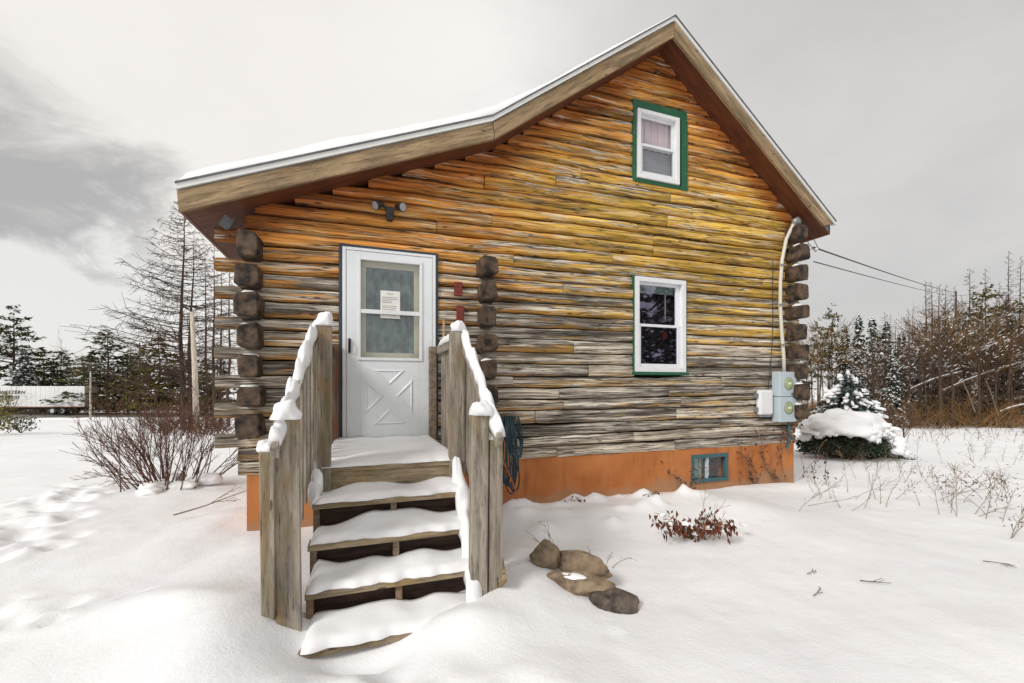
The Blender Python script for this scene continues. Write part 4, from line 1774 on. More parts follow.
# ---------------------------------------------------------------- conifers
def needle_bough(mb, p0, d, L, rs, w, dens, size, droop=.15, snow=None, snowk=.5, trunk=None):
    """flat bough: a spine with needle sprays either side"""
    d = Vector(d).normalized()
    side = d.cross(Vector((0, 0, 1))).normalized()
    pts = []
    cur = Vector(p0)
    seg = 5
    dd = d.copy()
    for k in range(seg + 1):
        pts.append(cur.copy())
        dd = (dd + Vector((0, 0, -droop * .35 + rs.gauss(0, .05)))).normalized()
        cur = cur + dd * L / seg
    if trunk is not None:
        trunk.tube(pts, [max(.006, .02 * L) * (1 - .8 * k / seg) for k in range(seg + 1)], 3, cap=False)
    n = max(6, int(dens * L))
    for k in range(n):
        t = rs.uniform(.12, 1) ** .8
        i = min(seg - 1, int(t * seg))
        c = pts[i].lerp(pts[i + 1], t * seg - i)
        ww = w * L * (1.05 - t * .85) * (.35 + .65 * min(1, t * 3))
        o = rs.uniform(-1, 1)
        q = c + side * ww * o + Vector((0, 0, -abs(o) * ww * .25 + rs.gauss(0, size * .3)))
        dir_ = (dd * rs.uniform(.3, 1) + side * o * 1.1 + Vector((0, 0, rs.gauss(-.1, .35)))).normalized()
        s = size * rs.uniform(.6, 1.3)
        sv = dir_.cross(Vector((rs.gauss(0, .5), rs.gauss(0, .5), 1))).normalized() * s * .30
        mb.add([q - dir_ * s * .4 - sv * .5, q - dir_ * s * .4 + sv * .5, q + dir_ * s * .3 + sv, q + dir_ * s, q + dir_ * s * .3 - sv], [(0, 1, 2, 3, 4)])
        if snow is not None and rs.random() < snowk:
            s2 = s * .85
            up = Vector((0, 0, s * .22))
            q2 = q + up * .6
            mx = side * s2 * .55
            my = dd * s2 * .7
            snow.add([q2 - mx - up * .5, q2 + my - up * .5, q2 + mx - up * .5, q2 - my - up * .5, q2 + up * rs.uniform(.4, .9)], [(0, 1, 4), (1, 2, 4), (2, 3, 4), (3, 0, 4)])


def conifer(name, label, cat, H, Rb, rs, tiers, per, mat, size, dens, bare=.06, snowk=0.0, droop=.2, irregular=.15, up=.15, gap=0.0, power=.85, group=None, trunk_r=None, bark='bark', w=.32):
    t = thing(name, label, cat, (0, 0, 0), 0, group)
    tr = MB()
    nd = MB()
    sn = MB() if snowk > 0 else None
    tr.tube([(0, 0, -.3), (0, 0, H * .3), (rs.gauss(0, .01) * H, 0, H * .65), (0, 0, H)], [(trunk_r or H * .016), (trunk_r or H * .016) * .75, H * .007, .01], 7)
    for k in range(tiers):
        f = (k + .5) / tiers
        z = H * (bare + (1 - bare) * f)
        r = Rb * (1 - f) ** power + H * .008
        if rs.random() < gap:
            continue
        for q in range(per):
            an = 2 * math.pi * (q + rs.random()) / per + k * 1.3
            L = r * (1 + rs.gauss(0, irregular))
            if L < .05:
                continue
            needle_bough(nd, (0, 0, z + rs.gauss(0, H / tiers * .35)), (math.cos(an), math.sin(an), up + rs.gauss(0, .08)), L, rs, w, dens, size, droop, sn, snowk, tr)
    tr.build('trunk', M[bark], t)
    nd.build('crown', M[mat] if isinstance(mat, str) else mat, t)
    if sn is not None:
        sn.build('snow', M['snow_lump'], t)
    return t


def larch(name, label, H, rs, mat='larchbark', twin=False, group=None, Rb=None, nb=95, bare=.12, twig=True, tr=None, tw=.010):
    t = thing(name, label, 'tree', (0, 0, 0), 0, group)
    m = MB()
    c = MB()
    r0 = tr or H * .012
    wob = [(rs.gauss(0, .004) * H, rs.gauss(0, .004) * H) for _ in range(6)]
    tp = [(wob[k][0] * (k > 0), wob[k][1] * (k > 0), H * k / 5 - (.3 if k == 0 else 0)) for k in range(6)]
    m.tube(tp, [r0, r0 * .86, r0 * .66, r0 * .45, r0 * .22, .008], 7)
    if twin:
        tp2 = [(x + .42 + .12 * z / H, y + .1, z * .86) for x, y, z in tp]
        m.tube(tp2, [r0 * 1.1, r0 * .9, r0 * .6, r0 * .4, r0 * .2, .008], 7)
    Rb = Rb or H * .2
    for k in range(nb):
        f = (k + rs.random()) / nb
        z = H * (bare + (1 - bare) * f ** .9)
        L = Rb * (1 - f) ** .75 * rs.uniform(.55, 1.15) + .12
        an = rs.uniform(0, 6.283)
        i = min(4, int(z / H * 5))
        q = z / H * 5 - i
        p = Vector(tp[i]).lerp(Vector(tp[i + 1]), q)
        if twin and rs.random() < .3 and z < H * .8:
            p = p + Vector((.5, .1, 0))
        d = Vector((math.cos(an), math.sin(an), rs.uniform(-.2, .15)))
        pts = [p]
        dd = d.normalized()
        for s in range(5):
            dd = (dd + Vector((rs.gauss(0, .07), rs.gauss(0, .07), .085))).normalized()
            pts.append(pts[-1] + dd * L / 5)
        rr = .007 * L + tw
        c.tube(pts, [rr * (1 - .75 * s / 5) for s in range(6)], 3, cap=False)
        if twig:
            for s in range(int(5 + L * 6)):
                tt = rs.uniform(.15, 1)
                i2 = min(4, int(tt * 5))
                b = pts[i2].lerp(pts[i2 + 1], tt * 5 - i2)
                off = Vector((rs.gauss(0, 1), rs.gauss(0, 1), rs.gauss(-.45, .6))).normalized()
                l2 = L * rs.uniform(.08, .26) + .05
                e = b + (off + dd * .5).normalized() * l2
                c.tube([b, (b + e) / 2 + Vector((0, 0, rs.gauss(0, .03))), e], [tw, tw * .85, tw * .6], 3, cap=False)
    m.build('trunk', M[mat], t)
    c.build('crown', M[mat if mat != 'paletrunk' else 'forest_twig'], t)
    return t


def bare_tree(name, label, H, rs, mat='bark', group=None, spread=.8, depth=3, kids=5, r=None, snowk=0.0, forks=7):
    t = thing(name, label, 'tree', (0, 0, 0), 0, group)
    m = MB()
    c = MB()
    r = r or H * .0095
    pts = [Vector((0, 0, -.3))]
    d = Vector((0, 0, 1))
    for k in range(6):
        d = (d + Vector((rs.gauss(0, .06), rs.gauss(0, .06), .1))).normalized()
        pts.append(pts[-1] + d * H / 6.5)
    m.tube(pts, [r * (1 - .85 * k / 6) for k in range(7)], 7)
    for k in range(forks):
        f = rs.uniform(.28, .98)
        i = min(5, int(f * 6))
        p = pts[i].lerp(pts[i + 1], f * 6 - i)
        an = k * 2.4 + rs.gauss(0, .4)
        branch(c, p, (math.cos(an) * spread, math.sin(an) * spread, .75), H * .42 * (1.15 - f * .7), r * .42 * (1.1 - f * .6), rs, depth - 1, kids, .22, .18, 4, 5, .58, .006)
    m.build('trunk', M['larchbark' if mat in ('forest_twig', 'bark') else mat], t)
    c.build('crown', M[mat], t)
    if snowk:
        sn = MB()
        vs = c.v
        for k in range(int(snowk)):
            i = rs.randrange(0, len(vs) - 4)
            a, b = Vector(vs[i]), Vector(vs[min(len(vs) - 1, i + 4)])
            d = b - a
            if d.length < .03 or d.length > 1 or abs(d.z) > d.length * .75:
                continue
            d = d.normalized() * rs.uniform(.1, .35)
            sn.tube([a + Vector((0, 0, .02)), a + d * .5 + Vector((0, 0, .035)), a + d + Vector((0, 0, .02))], [.008, rs.uniform(.018, .034), .008], 4)
        sn.build('snow', M['snow_lump'], t)
    return t


# small snow-laden spruce and the round bush beside it
ICO = ICO2
rs = random.Random(71)
x, y = 8.75, 11.2
ds = conifer('small_spruce', 'small spruce heavily coated in snow right of the cabin', 'spruce', 2.15, 1.22, rs, 13, 11, 'bluespruce', .095, 90, .05, 0, .35, .12, .12, 0, .72)
ds.location = (x, y, ground(x, y))
m = MB()
for k in range(15):
    f = (k + .4) / 15
    z = .16 + 1.9 * f
    r = 1.2 * (1 - f) ** .72 + .04
    nq = max(6, int(17 * (1 - f) + 5))
    for q in range(nq):
        if rs.random() < .12:
            continue
        an = 2 * math.pi * (q + rs.random() * .8) / nq + k * 1.3
        L = r * rs.uniform(.78, 1.08)
        t0 = rs.uniform(.25, .5)
        zz = z + rs.gauss(0, .04)
        pts = []
        for j in range(9):
            t_ = t0 + (1 - t0) * j / 8
            pts.append((math.cos(an) * L * t_, math.sin(an) * L * t_, zz + .085 + .05 * L * t_ - .15 * L * t_ * t_))
        m.sweep(pts, (-math.sin(an), math.cos(an), 0), rs.uniform(.09, .20) * (.5 + .6 * (1 - f)), rs.uniform(.04, .085), k * 3.1 + q, .9, 15, .35, 7, True)
        for j in range(2):
            t_ = rs.uniform(.5, .95)
            o_ = rs.choice((-1, 1)) * rs.uniform(.06, .15) * L
            m.blob((math.cos(an) * L * t_ - math.sin(an) * o_, math.sin(an) * L * t_ + math.cos(an) * o_, zz + .03 - .10 * L * t_), (rs.uniform(.03, .075), rs.uniform(.03, .075), rs.uniform(.02, .04)), k * 1.9 + q, .6, 1.7)
m.blob((0, 0, 2.12), (.05, .05, .09), 3)
m.build('snow', M['snow_lump'], ds, smooth=True)

x, y = at(842, 10.2), 10.2
bu = ground_thing('round_bush', 'rounded evergreen bush with thick snow cap beside small spruce', 'bush', x, y)
m = MB()
lf = MB()
for k in range(46):
    an = rs.uniform(0, 6.28)
    branch(m, (rs.gauss(0, .12), rs.gauss(0, .12), -.05), (math.cos(an) * 1.1, math.sin(an) * 1.1, rs.uniform(.5, 1.1)), rs.uniform(.6, .95), .012, rs, 1, 4, .2, .1, 4, 4, .5, .004)
m.build('stems', M['redtwig'], bu)
for k in range(7000):
    an = rs.uniform(0, 6.28)
    ph = rs.uniform(.12, 1.45)
    rr = rs.uniform(.75, 1.02)
    q = Vector((math.cos(an) * math.cos(ph) * .92 * rr, math.sin(an) * math.cos(ph) * .84 * rr, .14 + math.sin(ph) * .62 * rr))
    leaf(lf, q, (math.cos(an) + rs.gauss(0, .5), math.sin(an) + rs.gauss(0, .5), rs.gauss(0, .7)), rs.uniform(.05, .09), .014, rs)
lf.build('leaves', M['spruce'], bu)
m = MB()
ICO = ICO4
m.blob((0.0, 0, .70), (.84, .78, .42), 5.5, .34, 2.6, flat=-.09)
ICO = ICO2
for k in range(46):
    an = rs.uniform(0, 6.28)
    r_ = rs.uniform(.78, .97)
    m.blob((math.cos(an) * r_ * .86, math.sin(an) * r_ * .8, .60 + rs.gauss(0, .09)), (rs.uniform(.05, .14), rs.uniform(.05, .14), rs.uniform(.05, .13)), k * 1.9, .6, 1.8)
for k in range(16):
    an = rs.uniform(-1.3, .5)
    m.blob((.55 + .32 * math.cos(an), -.45 + .3 * math.sin(an), rs.uniform(.25, .5)), (rs.uniform(.08, .17), rs.uniform(.08, .15), rs.uniform(.06, .11)), k * 2.9, .4)
m.build('snow', M['snow_lump'], bu, smooth=True)

# ---------------------------------------------------------------- the woods on the right
rs = random.Random(101)
ICO = ICO2
L1 = larch('bare_larch', 'thin bare larch in the crowded woods right of the cabin', 15, rs, 'larchbark', group='bare larches in the right-hand woods', Rb=1.7, nb=95)
L2 = larch('bare_larch', 'thin bare larch in the crowded woods right of the cabin', 13, rs, 'larchbark', group='bare larches in the right-hand woods', Rb=1.9, nb=85, bare=.2)
SP1 = conifer('snowy_spruce', 'narrow dark spruce dusted with snow in the right woods', 'spruce', 11, 1.9, rs, 26, 8, 'spruce', .30, 11, .04, .35, .35, .15, .05, 0, .9, group='spruces in the right-hand woods')
PN1 = conifer('white_pine', 'tall olive-green pine with layered boughs in the right woods', 'pine', 14, 3.4, rs, 13, 6, 'olive', .34, 12, .35, .12, .05, .3, .12, .08, .55, group='pines in the right-hand woods')
BT1 = bare_tree('bare_tree', 'rust-brown leafless tree in the right-hand woods', 9, rs, 'forest_twig', 'leafless trees in the right-hand woods', .9, 3, 5, forks=10, snowk=110)
BT2 = bare_tree('bare_tree', 'rust-brown leafless tree in the right-hand woods', 7.5, rs, 'bark', 'leafless trees in the right-hand woods', 1.0, 3, 6, forks=10, snowk=110)


def put(proto, first, px, Y, H, H0, rz, label=None, group=None, wide=1.0):
    x = at(px, Y)
    s = H / H0
    loc = (x, Y, ground(x, Y) - .05)
    if first[0]:
        first[0] = False
        o = proto
        o.location = loc
        o.rotation_euler = (0, 0, rz)
        o.scale = (s * wide, s * wide, s)
        if label:
            o['label'] = label
        return o
    return dup(proto, loc, rz, s * wide, label, group, sz=s)


fl = {}
def plant(proto, H0, px, Y, ytop, label=None, wide=1.0):
    """place a tree of the right height for its distance"""
    k = proto.name
    fl.setdefault(k, [True])
    x = at(px, Y)
    H = EH + (385 - ytop) * Y / 430 - ground(x, Y)
    return put(proto, fl[k], px, Y, H, H0, rs.uniform(0, 6.28), label, None, wide)


for (px, Y, yt) in ((953, 35, 286), (963, 34, 296), (927, 36, 280), (946, 40, 284), (969, 38, 268), (986, 40, 268), (1009, 34, 250), (1019, 38, 256), (1032, 36, 262), (1046, 33, 240), (998, 44, 282), (958, 46, 300), (912, 44, 306), (896, 46, 318), (1060, 38, 268)):
    plant(L1 if rs.random() < .55 else L2, None or 15 if False else (15 if True else 13), px, Y, yt) if False else plant(*((L1, 15) if rs.random() < .55 else (L2, 13)), px, Y, yt, wide=rs.uniform(.75, 1.1))
for (px, Y, yt, w) in ((872, 40, 318, .95), (886, 38, 322, 1.0), (902, 36, 332, 1.0), (893, 30, 348, 1.05), (859, 44, 316, .9), (845, 48, 325, 1.0), (1012, 44, 322, 1.2), (940, 38, 340, 1.2), (960, 35, 352, 1.2), (990, 34, 350, 1.3), (915, 33, 352, 1.2), (1030, 33, 338, 1.3)):
    plant(SP1, 11, px, Y, yt, wide=w)
for (px, Y, yt, w) in ((985, 33, 286, .72), (1003, 42, 300, .8), (968, 44, 306, .8), (934, 44, 318, .8), (918, 42, 326, .7), (1022, 36, 300, .8), (880, 44, 330, .6), (832, 42, 308, .55), (818, 46, 322, .6), (950, 40, 322, .7)):
    plant(PN1, 14, px, Y, yt, wide=w)
for k in range(58):
    px = rs.uniform(866, 1075)
    Y = rs.uniform(29, 45)
    yt = rs.uniform(300, 345) if px > 915 else rs.uniform(325, 370)
    pr, H0 = ((BT1, 9), (BT2, 7.5))[rs.random() < .5]
    plant(pr, H0, px, Y, yt, wide=rs.uniform(.8, 1.15))
for k in range(20):
    plant(*((L1, 15), (L2, 13))[k % 2], 872 + 9.5 * k + rs.uniform(-4, 4), rs.uniform(28.5, 34), rs.uniform(278, 325) if k > 5 else rs.uniform(305, 340), wide=rs.uniform(.8, 1.2))
for k in range(9):
    plant(*((SP1, 11), (PN1, 14), (BT1, 9))[k % 3], 735 + 9 * k, rs.uniform(38, 48), rs.uniform(318, 350))
for k in range(6):
    plant(BT1, 9, rs.uniform(806, 850), rs.uniform(38, 50), rs.uniform(318, 350))
# snowy fallen trunks leaning through the brush
for (p0, Y0, y0, p1, Y1, y1, lab) in ((940, 30, 392, 1024, 31, 362, 'long snow-topped fallen trunk crossing the woods'), (905, 30, 392, 962, 30, 372, 'shorter snow-topped fallen trunk left of the long one'),
                                      (975, 29, 412, 962, 29.5, 380, 'steep pale dead stem leaning left in the woods'), (998, 29, 415, 985, 30, 378, 'steep pale dead stem right of its leaning neighbour'),
                                      (1000, 28.6, 412, 1040, 28.8, 404, 'low snow-covered log at the forest edge')):
    a = Vector((at(p0, Y0), Y0, EH + (385 - y0) * Y0 / 430))
    b = Vector((at(p1, Y1), Y1, EH + (385 - y1) * Y1 / 430))
    t = thing('fallen_tree', lab, 'dead tree', a, 0, 'fallen trunks in the woods')
    m = MB()
    m.tube([Vector((0, 0, 0)), (b - a) * .5 + Vector((0, 0, .15)), b - a], [.05, .038, .025], 6)
    m.build('trunk', M['forest_twig'] if y0 - y1 < 31 else M['weathered'], t)
    if y0 - y1 < 31:
        m = MB()
        m.sweep([((b - a) * (k / 14) + Vector((0, 0, .07 + .15 * math.sin(math.pi * k / 14)))) for k in range(15)], (0, 1, 0), .09, .05, 1.1, .6, 1.6)
        m.build('snow', M['snow_lump'], t, smooth=True)

# brush at the foot of the woods: one uncountable mass
def thicket(name, label, n, px0, px1, Y0, Y1, h, mat, seed, snowk=.15):
    r = random.Random(seed)
    m = MB()
    s = MB()
    for k in range(n):
        Y = r.uniform(Y0, Y1)
        x = at(r.uniform(px0, px1), Y)
        z = ground(x, Y)
        an = r.uniform(0, 6.28)
        d = Vector((math.cos(an) * .7, math.sin(an) * .5, r.uniform(.35, 1.2)))
        L = h * r.uniform(.4, 1.1)
        p = Vector((x, Y, z - .05))
        branch(m, p, d, L, .022, r, 1, 5, .25, -.02, 3, 4, .5, .008)
    o = m.build(name, M[mat])
    tag(o, label, 'brush', kind='stuff')
    return o


thicket('brush', 'dense rusty brown brush along the edge of the right woods', 2400, 740, 1080, 28, 44, 2.4, 'forest_twig', 5)
# sapling in front of the woods
sp = bare_tree('sapling', 'slender reddish sapling standing right of the small spruce', 1.9, random.Random(8), 'redtwig', None, .7, 3, 4, .03, forks=8)
x, y = at(906, 12.5), 12.5
sp.location = (x, y, ground(x, y))
# snowy twig mounds before the woods
rs = random.Random(13)
sb_ = MB()
for k in range(110):
    Y = rs.uniform(15, 28)
    x = at(rs.uniform(880, 1050), Y)
    z = ground(x, Y)
    branch(sb_, (x, Y, z - .03), (rs.gauss(0, .6), rs.gauss(0, .4), 1), rs.uniform(.25, .8), .008, rs, 1, 3, .25, 0, 3, 3, .5, .005)
o = sb_.build('dry_grass', M['drystalk'])
tag(o, 'scattered dry grass and weeds across the right snowfield', 'grass', kind='stuff')

# ---------------------------------------------------------------- left side: road, trailer, trees
rdx0, rdx1 = -420, 260
mb = MB()
def road_y(x):
    return 64 + .14 * (x + 62)
xs = [rdx0 + (rdx1 - rdx0) * k / 80 for k in range(81)]
for x in xs:
    yc = road_y(x)
    zz = [ground(x, yc + q) for q in (-8, -4, 0, 4, 8)]
    z = max(zz) + .14
    for q in (-4.6, -4.2, 4.2, 4.6):
        mb.v.append((x, yc + q, z - (.6 if abs(q) > 4.3 else 0)))
for k in range(80):
    for q in range(3):
        o = k * 4 + q
        mb.f.append((o, o + 4, o + 5, o + 1))
rd_ = mb.build('road', M['asphalt'])
rd_['kind'] = 'structure'
def road_z(x):
    yc = road_y(x)
    return max(ground(x, yc + q) for q in (-8, -4, 0, 4, 8)) + .14
# ploughed snow bank along the road's near edge
mb = MB()
pts = []
for k in range(120):
    x = -170 + k * 2.0
    pts.append((x, road_y(x) - 5.2, ground(x, road_y(x) - 5.2) - .05))
mb.sweep(pts, (0, 1, 0), 1.6, .32, 2.2, .45, .35, 0, 9)
o = mb.build('snow_bank', M['snow_lump'], smooth=True)
o['kind'] = 'structure'

# trailer
tx, ta = -71.0, math.atan(.14)
ty = road_y(tx) + .6
tz = road_z(tx)
tr = thing('semi_trailer', 'long white semi trailer with dark lettering on the road', 'trailer', (tx, ty, tz), ta)
TL, TW = 16.2, 2.6
m = MB()
m.box(-TL / 2, TL / 2, -TW / 2, TW / 2, 1.12, 4.1)
box_ = m.build('trailer_box', M['trailer'], tr, bevel=.03)
m = MB()
for k in range(27):
    x = -TL / 2 + .3 + k * .6
    m.box(x, x + .03, -TW / 2 - .018, -TW / 2 - .002, 1.22, 4.02)
m.box(TL / 2 - .12, TL / 2 - .02, -TW / 2 - .03, -TW / 2 - .002, 1.12, 4.1)
m.build('side_ribs', M['trailer'], box_)
m = MB()
m.box(TL / 2 + .002, TL / 2 + .05, -TW / 2 + .05, -.02, 1.2, 4.02)
m.box(TL / 2 + .002, TL / 2 + .05, .02, TW / 2 - .05, 1.2, 4.02)
m.build('rear_doors', M['cream'], tr, bevel=.01)
m = MB()
m.box(-TL / 2, TL / 2, -TW / 2 - .02, -TW / 2 + .1, 1.0, 1.115)
m.box(-TL / 2, TL / 2, TW / 2 - .1, TW / 2 + .02, 1.0, 1.115)
m.build('bottom_rail', M['rust'], tr)
m = MB()
m.box(-TL / 2 + .3, TL / 2 - .2, -.55, .55, .75, 1.0)
m.box(TL / 2 - 5.2, TL / 2 - 1.4, -1.0, 1.0, .62, .9)
m.box(TL / 2 - .1, TL / 2, -1.15, 1.15, .5, .62)
m.box(TL / 2 - .1, TL / 2 - .02, -.8, -.7, .5, 1.0)
m.box(TL / 2 - .1, TL / 2 - .02, .7, .8, .5, 1.0)
m.box(-TL / 2 + 2.6, -TL / 2 + 2.8, -.9, -.7, .1, 1.0)
m.box(-TL / 2 + 2.6, -TL / 2 + 2.8, .7, .9, .1, 1.0)
m.build('chassis', M['trailerdark'], tr)
for (wx, side_) in ((TL / 2 - 4.2, -1), (TL / 2 - 2.9, -1), (TL / 2 - 4.2, 1), (TL / 2 - 2.9, 1), (-TL / 2 + 1.2, -1), (-TL / 2 - .1, -1), (-TL / 2 + 1.2, 1), (-TL / 2 - .1, 1)):
    m = MB()
    y0, y1 = (-1.28, -.75) if side_ < 0 else (.75, 1.28)
    m.tube([(wx, y0, .5), (wx, y0 + .04, .5), (wx, y1 - .04, .5), (wx, y1, .5)], [.44, .5, .5, .44], 20)
    wh = m.build('wheel', M['tyre'], tr)
    m = MB()
    yy = y0 - .012 if side_ < 0 else y1 + .012
    m.tube([(wx, yy, .5), (wx, yy - side_ * .01, .5)], [.27, .29], 16)
    m.build('rim', M['rim'], wh)
for (txt, lx, lz, sz) in (('WESTERN', -2.75, 3.02, .66), ('EXPRESS', -2.95, 2.26, .66)):
    cu = bpy.data.curves.new('lettering', 'FONT')
    cu.body = txt
    cu.size = sz
    cu.extrude = .006
    cu.offset = .012
    cu.shear = .25
    cu.space_character = 1.12
    tmp = bpy.data.objects.new('lettering', cu)
    COL.objects.link(tmp)
    bpy.context.view_layer.update()
    me = bpy.data.meshes.new_from_object(tmp.evaluated_get(bpy.context.evaluated_depsgraph_get()))
    bpy.data.objects.remove(tmp)
    ob = bpy.data.objects.new('lettering', me)
    COL.objects.link(ob)
    ob.parent = tr
    ob.location = (lx, -TW / 2 - .026, lz)
    ob.rotation_euler = (R(90), 0, 0)
    me.materials.clear()
    me.materials.append(M['letter'])

# pale roadside pole and tall pale dead trunk
def simple_pole(name, label, cat, px, Y, ytop, r, mat, lean=0.0):
    x = at(px, Y)
    zt = EH + (385 - ytop) * Y / 430
    z0 = ground(x, Y)
    h = zt - z0
    t = thing(name, label, cat, (x, Y, z0), 0)
    m = MB()
    m.tube([(0, 0, -.3), (lean * .4, 0, h * .5), (lean, 0, h)], [r, r * .85, r * .6], 9)
    m.build('pole', M[mat], t, smooth=True)
    return t, h


pl, h = simple_pole('utility_pole', 'thin tan roadside pole at the rear of the trailer', 'pole', 90.5, 58, 371, .13, 'paletrunk')
m = MB()
m.box(-.25, .12, -.1, .1, h - .02, h + .8)
m.build('pole_top', M['trailerdark'], pl)
pl, h = simple_pole('dead_tree', 'straight pale branchless trunk beside the twin-stemmed larch', 'dead tree', 197, 21, 312, .14, 'paletrunk', -.25)
m = MB()
for k in range(6):
    z = h * (.35 + .1 * k)
    m.tube([(-.25 * z / h, 0, z), (-.25 * z / h + rs.uniform(-.3, .3), rs.uniform(-.2, .2), z + .15)], [.02, .008], 4)
m.build('stub', M['paletrunk'], pl)

rs = random.Random(202)
BL = larch('bare_larch', 'big twin-stemmed bare larch towering left of the cabin', 14.5, rs, 'larchbark', twin=True, Rb=4.7, nb=185, bare=.15, tr=.16, tw=.012)
Y = 26
x = at(183, Y)
BL.location = (x, Y, ground(x, Y))
BL.rotation_euler = (0, 0, 0)
hh = EH + (385 - 198) * Y / 430 - ground(x, Y)
BL.scale = (hh / 14.5,) * 3

LS = larch('slim_larch', 'slim bare larch trunk seen past the log ends at left', 10, rs, 'larchbark', group='slim larches behind the left corner', Rb=1.0, nb=36, bare=.3, tr=.09)
fl_l = [True]
for (px, Y, yt) in ((206, 27, 250), (214, 30, 240), (221, 28, 258), (229, 31, 250)):
    put(LS, fl_l, px, Y, EH + (385 - yt) * Y / 430 - ground(at(px, Y), Y), 10, rs.uniform(0, 6))

PW = conifer('white_pine', 'tall layered white pine behind the trailer at far left', 'pine', 18, 5.2, rs, 12, 6, 'pine', .5, 8, .30, .0, .0, .3, .16, .1, .5)
SPW = conifer('blue_spruce', 'frosted blue spruce right behind the trailer', 'spruce', 10, 3.0, rs, 17, 9, 'bluespruce', .42, 9, .03, .25, .3, .12, .1)
PD = conifer('dark_pine', 'dark pointed pine right of the roadside pole', 'pine', 13, 4.2, rs, 14, 8, 'pine', .42, 8, .12, .0, .05, .28, .15, .05, .62)
PO = conifer('dark_pine', 'broad brownish pine between roadside pole and big larch', 'pine', 12, 4.4, rs, 14, 8, 'olive', .42, 8, .1, .0, .05, .3, .2, .05, .6)
for (o, H0, px, Y, yt, w) in ((PW, 18, 14, 74, 308, .95), (SPW, 10, 23, 71, 347, .9), (PD, 13, 107, 66, 331, 1.15), (PO, 12, 158, 64, 338, 1.15)):
    x = at(px, Y)
    H = EH + (385 - yt) * Y / 430 - ground(x, Y)
    s = H / H0
    o.location = (x, Y, ground(x, Y))
    o.scale = (s * w, s * w, s)
for (src, H0, px, Y, yt, w, lab) in ((PD, 13, 128, 70, 352, 1.2, 'lower dark pine filling the gap between two taller pines'), (PO, 12, 180, 66, 352, 1.3, 'olive-brown pine directly behind the twin larch trunks'),
                                     (PO, 12, 205, 62, 360, 1.2, 'olive-brown pine nearest the cabin corner'), (PD, 13, -30, 72, 320, 1.0, 'dark pine at the very left edge behind the trailer'), (PD, 13, 140, 74, 345, .9, 'narrow dark pine rising behind the pair of broad pines'), (PO, 12, 92, 74, 356, 1.3, 'low olive pine directly behind the roadside pole'), (PD, 13, 62, 78, 352, 1.2, 'dark pine behind the rear half of the trailer'), (PO, 12, 42, 80, 350, 1.2, 'olive pine just right of the frosted blue spruce'), (PD, 13, 218, 68, 356, 1.3, 'dark pine glimpsed between the left corner log ends')):
    x = at(px, Y)
    H = EH + (385 - yt) * Y / 430 - ground(x, Y)
    dup(src, (x, Y, ground(x, Y)), rs.uniform(0, 6), H / H0 * w, lab, None, sz=H / H0)
BTL = bare_tree('bare_tree', 'thin leafless tree beyond the trailer under the grey cloud', 12, rs, 'larchbark', None, .8, 3, 5, forks=9)
x = at(79, 76)
BTL.location = (x, 76, ground(x, 76))
BTL.scale = (1.15,) * 3
dup(BTL, (at(62, 80), 80, ground(at(62, 80), 80)), 2.0, .85, 'smaller leafless tree left of the thin bare one')
dup(BTL, (at(47, 82), 82, ground(at(47, 82), 82)), 4.0, .75, 'leafless treetop between white pine and thin bare tree')
thicket('brush', 'brown brush under the pines beyond the road at left', 700, -20, 240, 63, 74, 4.6, 'forest_twig', 17)
thicket('brush', 'low snowy brush around the foot of the twin larch', 170, 150, 232, 19, 27, 1.6, 'redtwig', 19)
# yellow-green branch hanging into view at the left edge and a low seedling near it
rs = random.Random(303)
def leafy(name, label, px, Y, w, h, n, mat, z0):
    x = at(px, Y)
    t = ground_thing(name, label, 'shrub', x, Y)
    m = MB()
    l = MB()
    for k in range(9):
        an = rs.uniform(0, 6.28)
        branch(m, (0, 0, -.03), (math.cos(an) * w / h, math.sin(an) * w / h, 1.0), h * rs.uniform(.7, 1.05), .02, rs, 1, 5, .2, .05, 4, 4, .5, .005)
    for k in range(n):
        an = rs.uniform(0, 6.28)
        q = Vector((math.cos(an) * w * rs.random() ** .6 * .9, math.sin(an) * w * rs.random(), z0 + (h - z0) * rs.uniform(0, 1)))
        leaf(l, q, (rs.gauss(0, 1), rs.gauss(0, 1), rs.gauss(0, .7)), rs.uniform(.08, .18), .03, rs)
    m.build('stems', M['bark'], t)
    l.build('leaves', M[mat], t)
    return t
leafy('evergreen_shrub', 'yellow-green shrub at the left edge overlapping the trailer', -6, 20, .85, 2.0, 620, 'greenleaf', .2)
leafy('seedling', 'small green seedling standing alone in the left snowfield', 21, 22, .75, .85, 240, 'pine', .1)

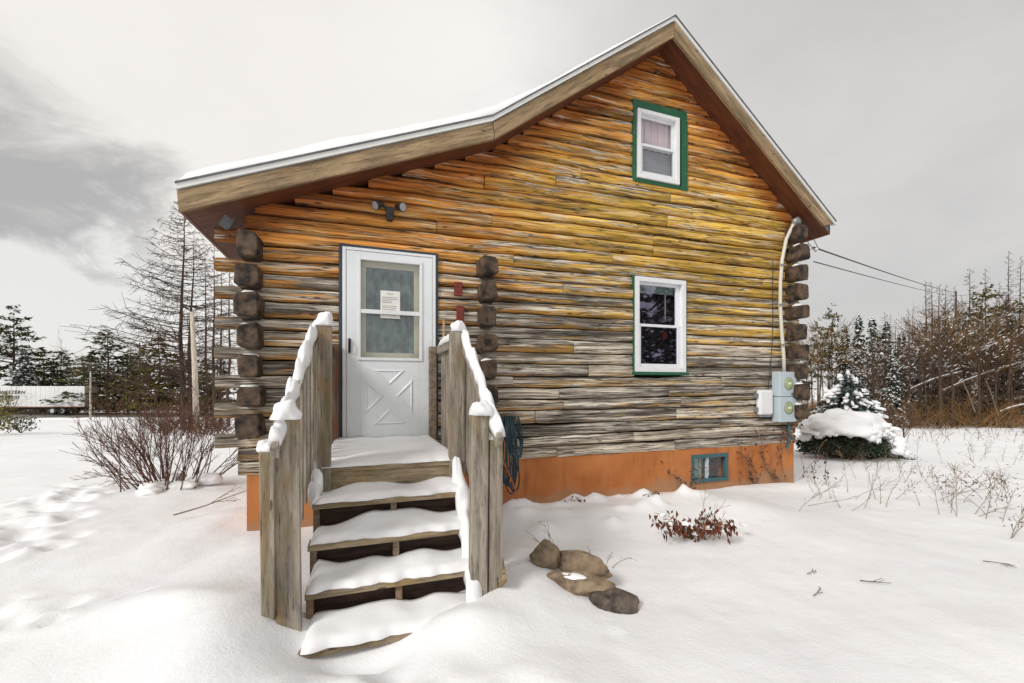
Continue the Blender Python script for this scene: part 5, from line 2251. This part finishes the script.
# trees behind and to the right of the viewpoint, seen mirrored in the panes
rs = random.Random(404)
for k in range(7):
    x, y = 9.5 + 1.9 * k + rs.uniform(-.5, .5), -9.5 + 1.75 * k + rs.uniform(-1, 1)
    dup(SP1, (x, y, ground(x, y)), k * 1.3, rs.uniform(1.15, 1.5), 'snowy spruce standing behind the viewpoint and mirrored in the window', 'spruces mirrored in the window', sz=rs.uniform(.8, 1.0))
for k, (x, y) in enumerate(((10, -6), (13, -3.2), (16, -1.2), (18.5, 1.5), (7.5, -8.5))):
    dup(BT1, (x, y, ground(x, y)), k * 1.3, .8, 'leafless tree standing behind the viewpoint and mirrored in the window', 'leafless trees mirrored in the window')

# ---------------------------------------------------------------- service wires
pole_xy = (at(956, 38), 38)
pzt = EH + (385 - 292) * 38 / 430
upo = thing('utility_pole', 'wooden utility pole hidden among the larches carrying two wires', 'pole', (*pole_xy, ground(*pole_xy)), 0)
m = MB()
m.tube([(0, 0, -.3), (0, 0, pzt - ground(*pole_xy) + .05)], [.10, .06], 8)
m.build('pole', M['bark'], upo)
a1 = Vector(W(7.66, -.32, 3.62))
for (za, dz, lab, sag, r) in ((0, 0, 'upper black service wire from cabin corner to the woods', .12, .013), (-.22, -.35, 'lower thin service wire from cabin corner to the woods', .1, .009)):
    a = a1 + Vector((0, 0, za))
    b = Vector((*pole_xy, pzt + dz))
    t = thing('service_wire', lab, 'wire', a, 0, 'service wires')
    m = MB()
    pts = []
    for k in range(25):
        q = k / 24
        pts.append((b - a) * q - Vector((0, 0, sag * 4 * q * (1 - q))))
    m.tube(pts, r, 5)
    m.build('wire', M['wire'], t)
    if za == 0:
        m = MB()
        h0 = Vector(W(7.59, -.16, 4.05)) - a
        m.tube([h0, h0 + Vector((.0, -.02, -.12)), h0 + Vector((.05, -.05, -.28)), Vector((.02, -.02, -.08)), Vector((.12, .1, -.02))], .005, 5)
        m.tube([h0, h0 + Vector((.06, -.02, -.05)), h0 + Vector((.16, -.02, -.2)), Vector((.16, .12, .02))], .005, 5)
        m.build('drip_loop', M['wire'], t, smooth=True)
        m = MB()
        m.tube([Vector((-.06, .05, .0)), Vector((.1, .06, -.01))], .02, 8)
        m.build('insulator', M['white'], t)
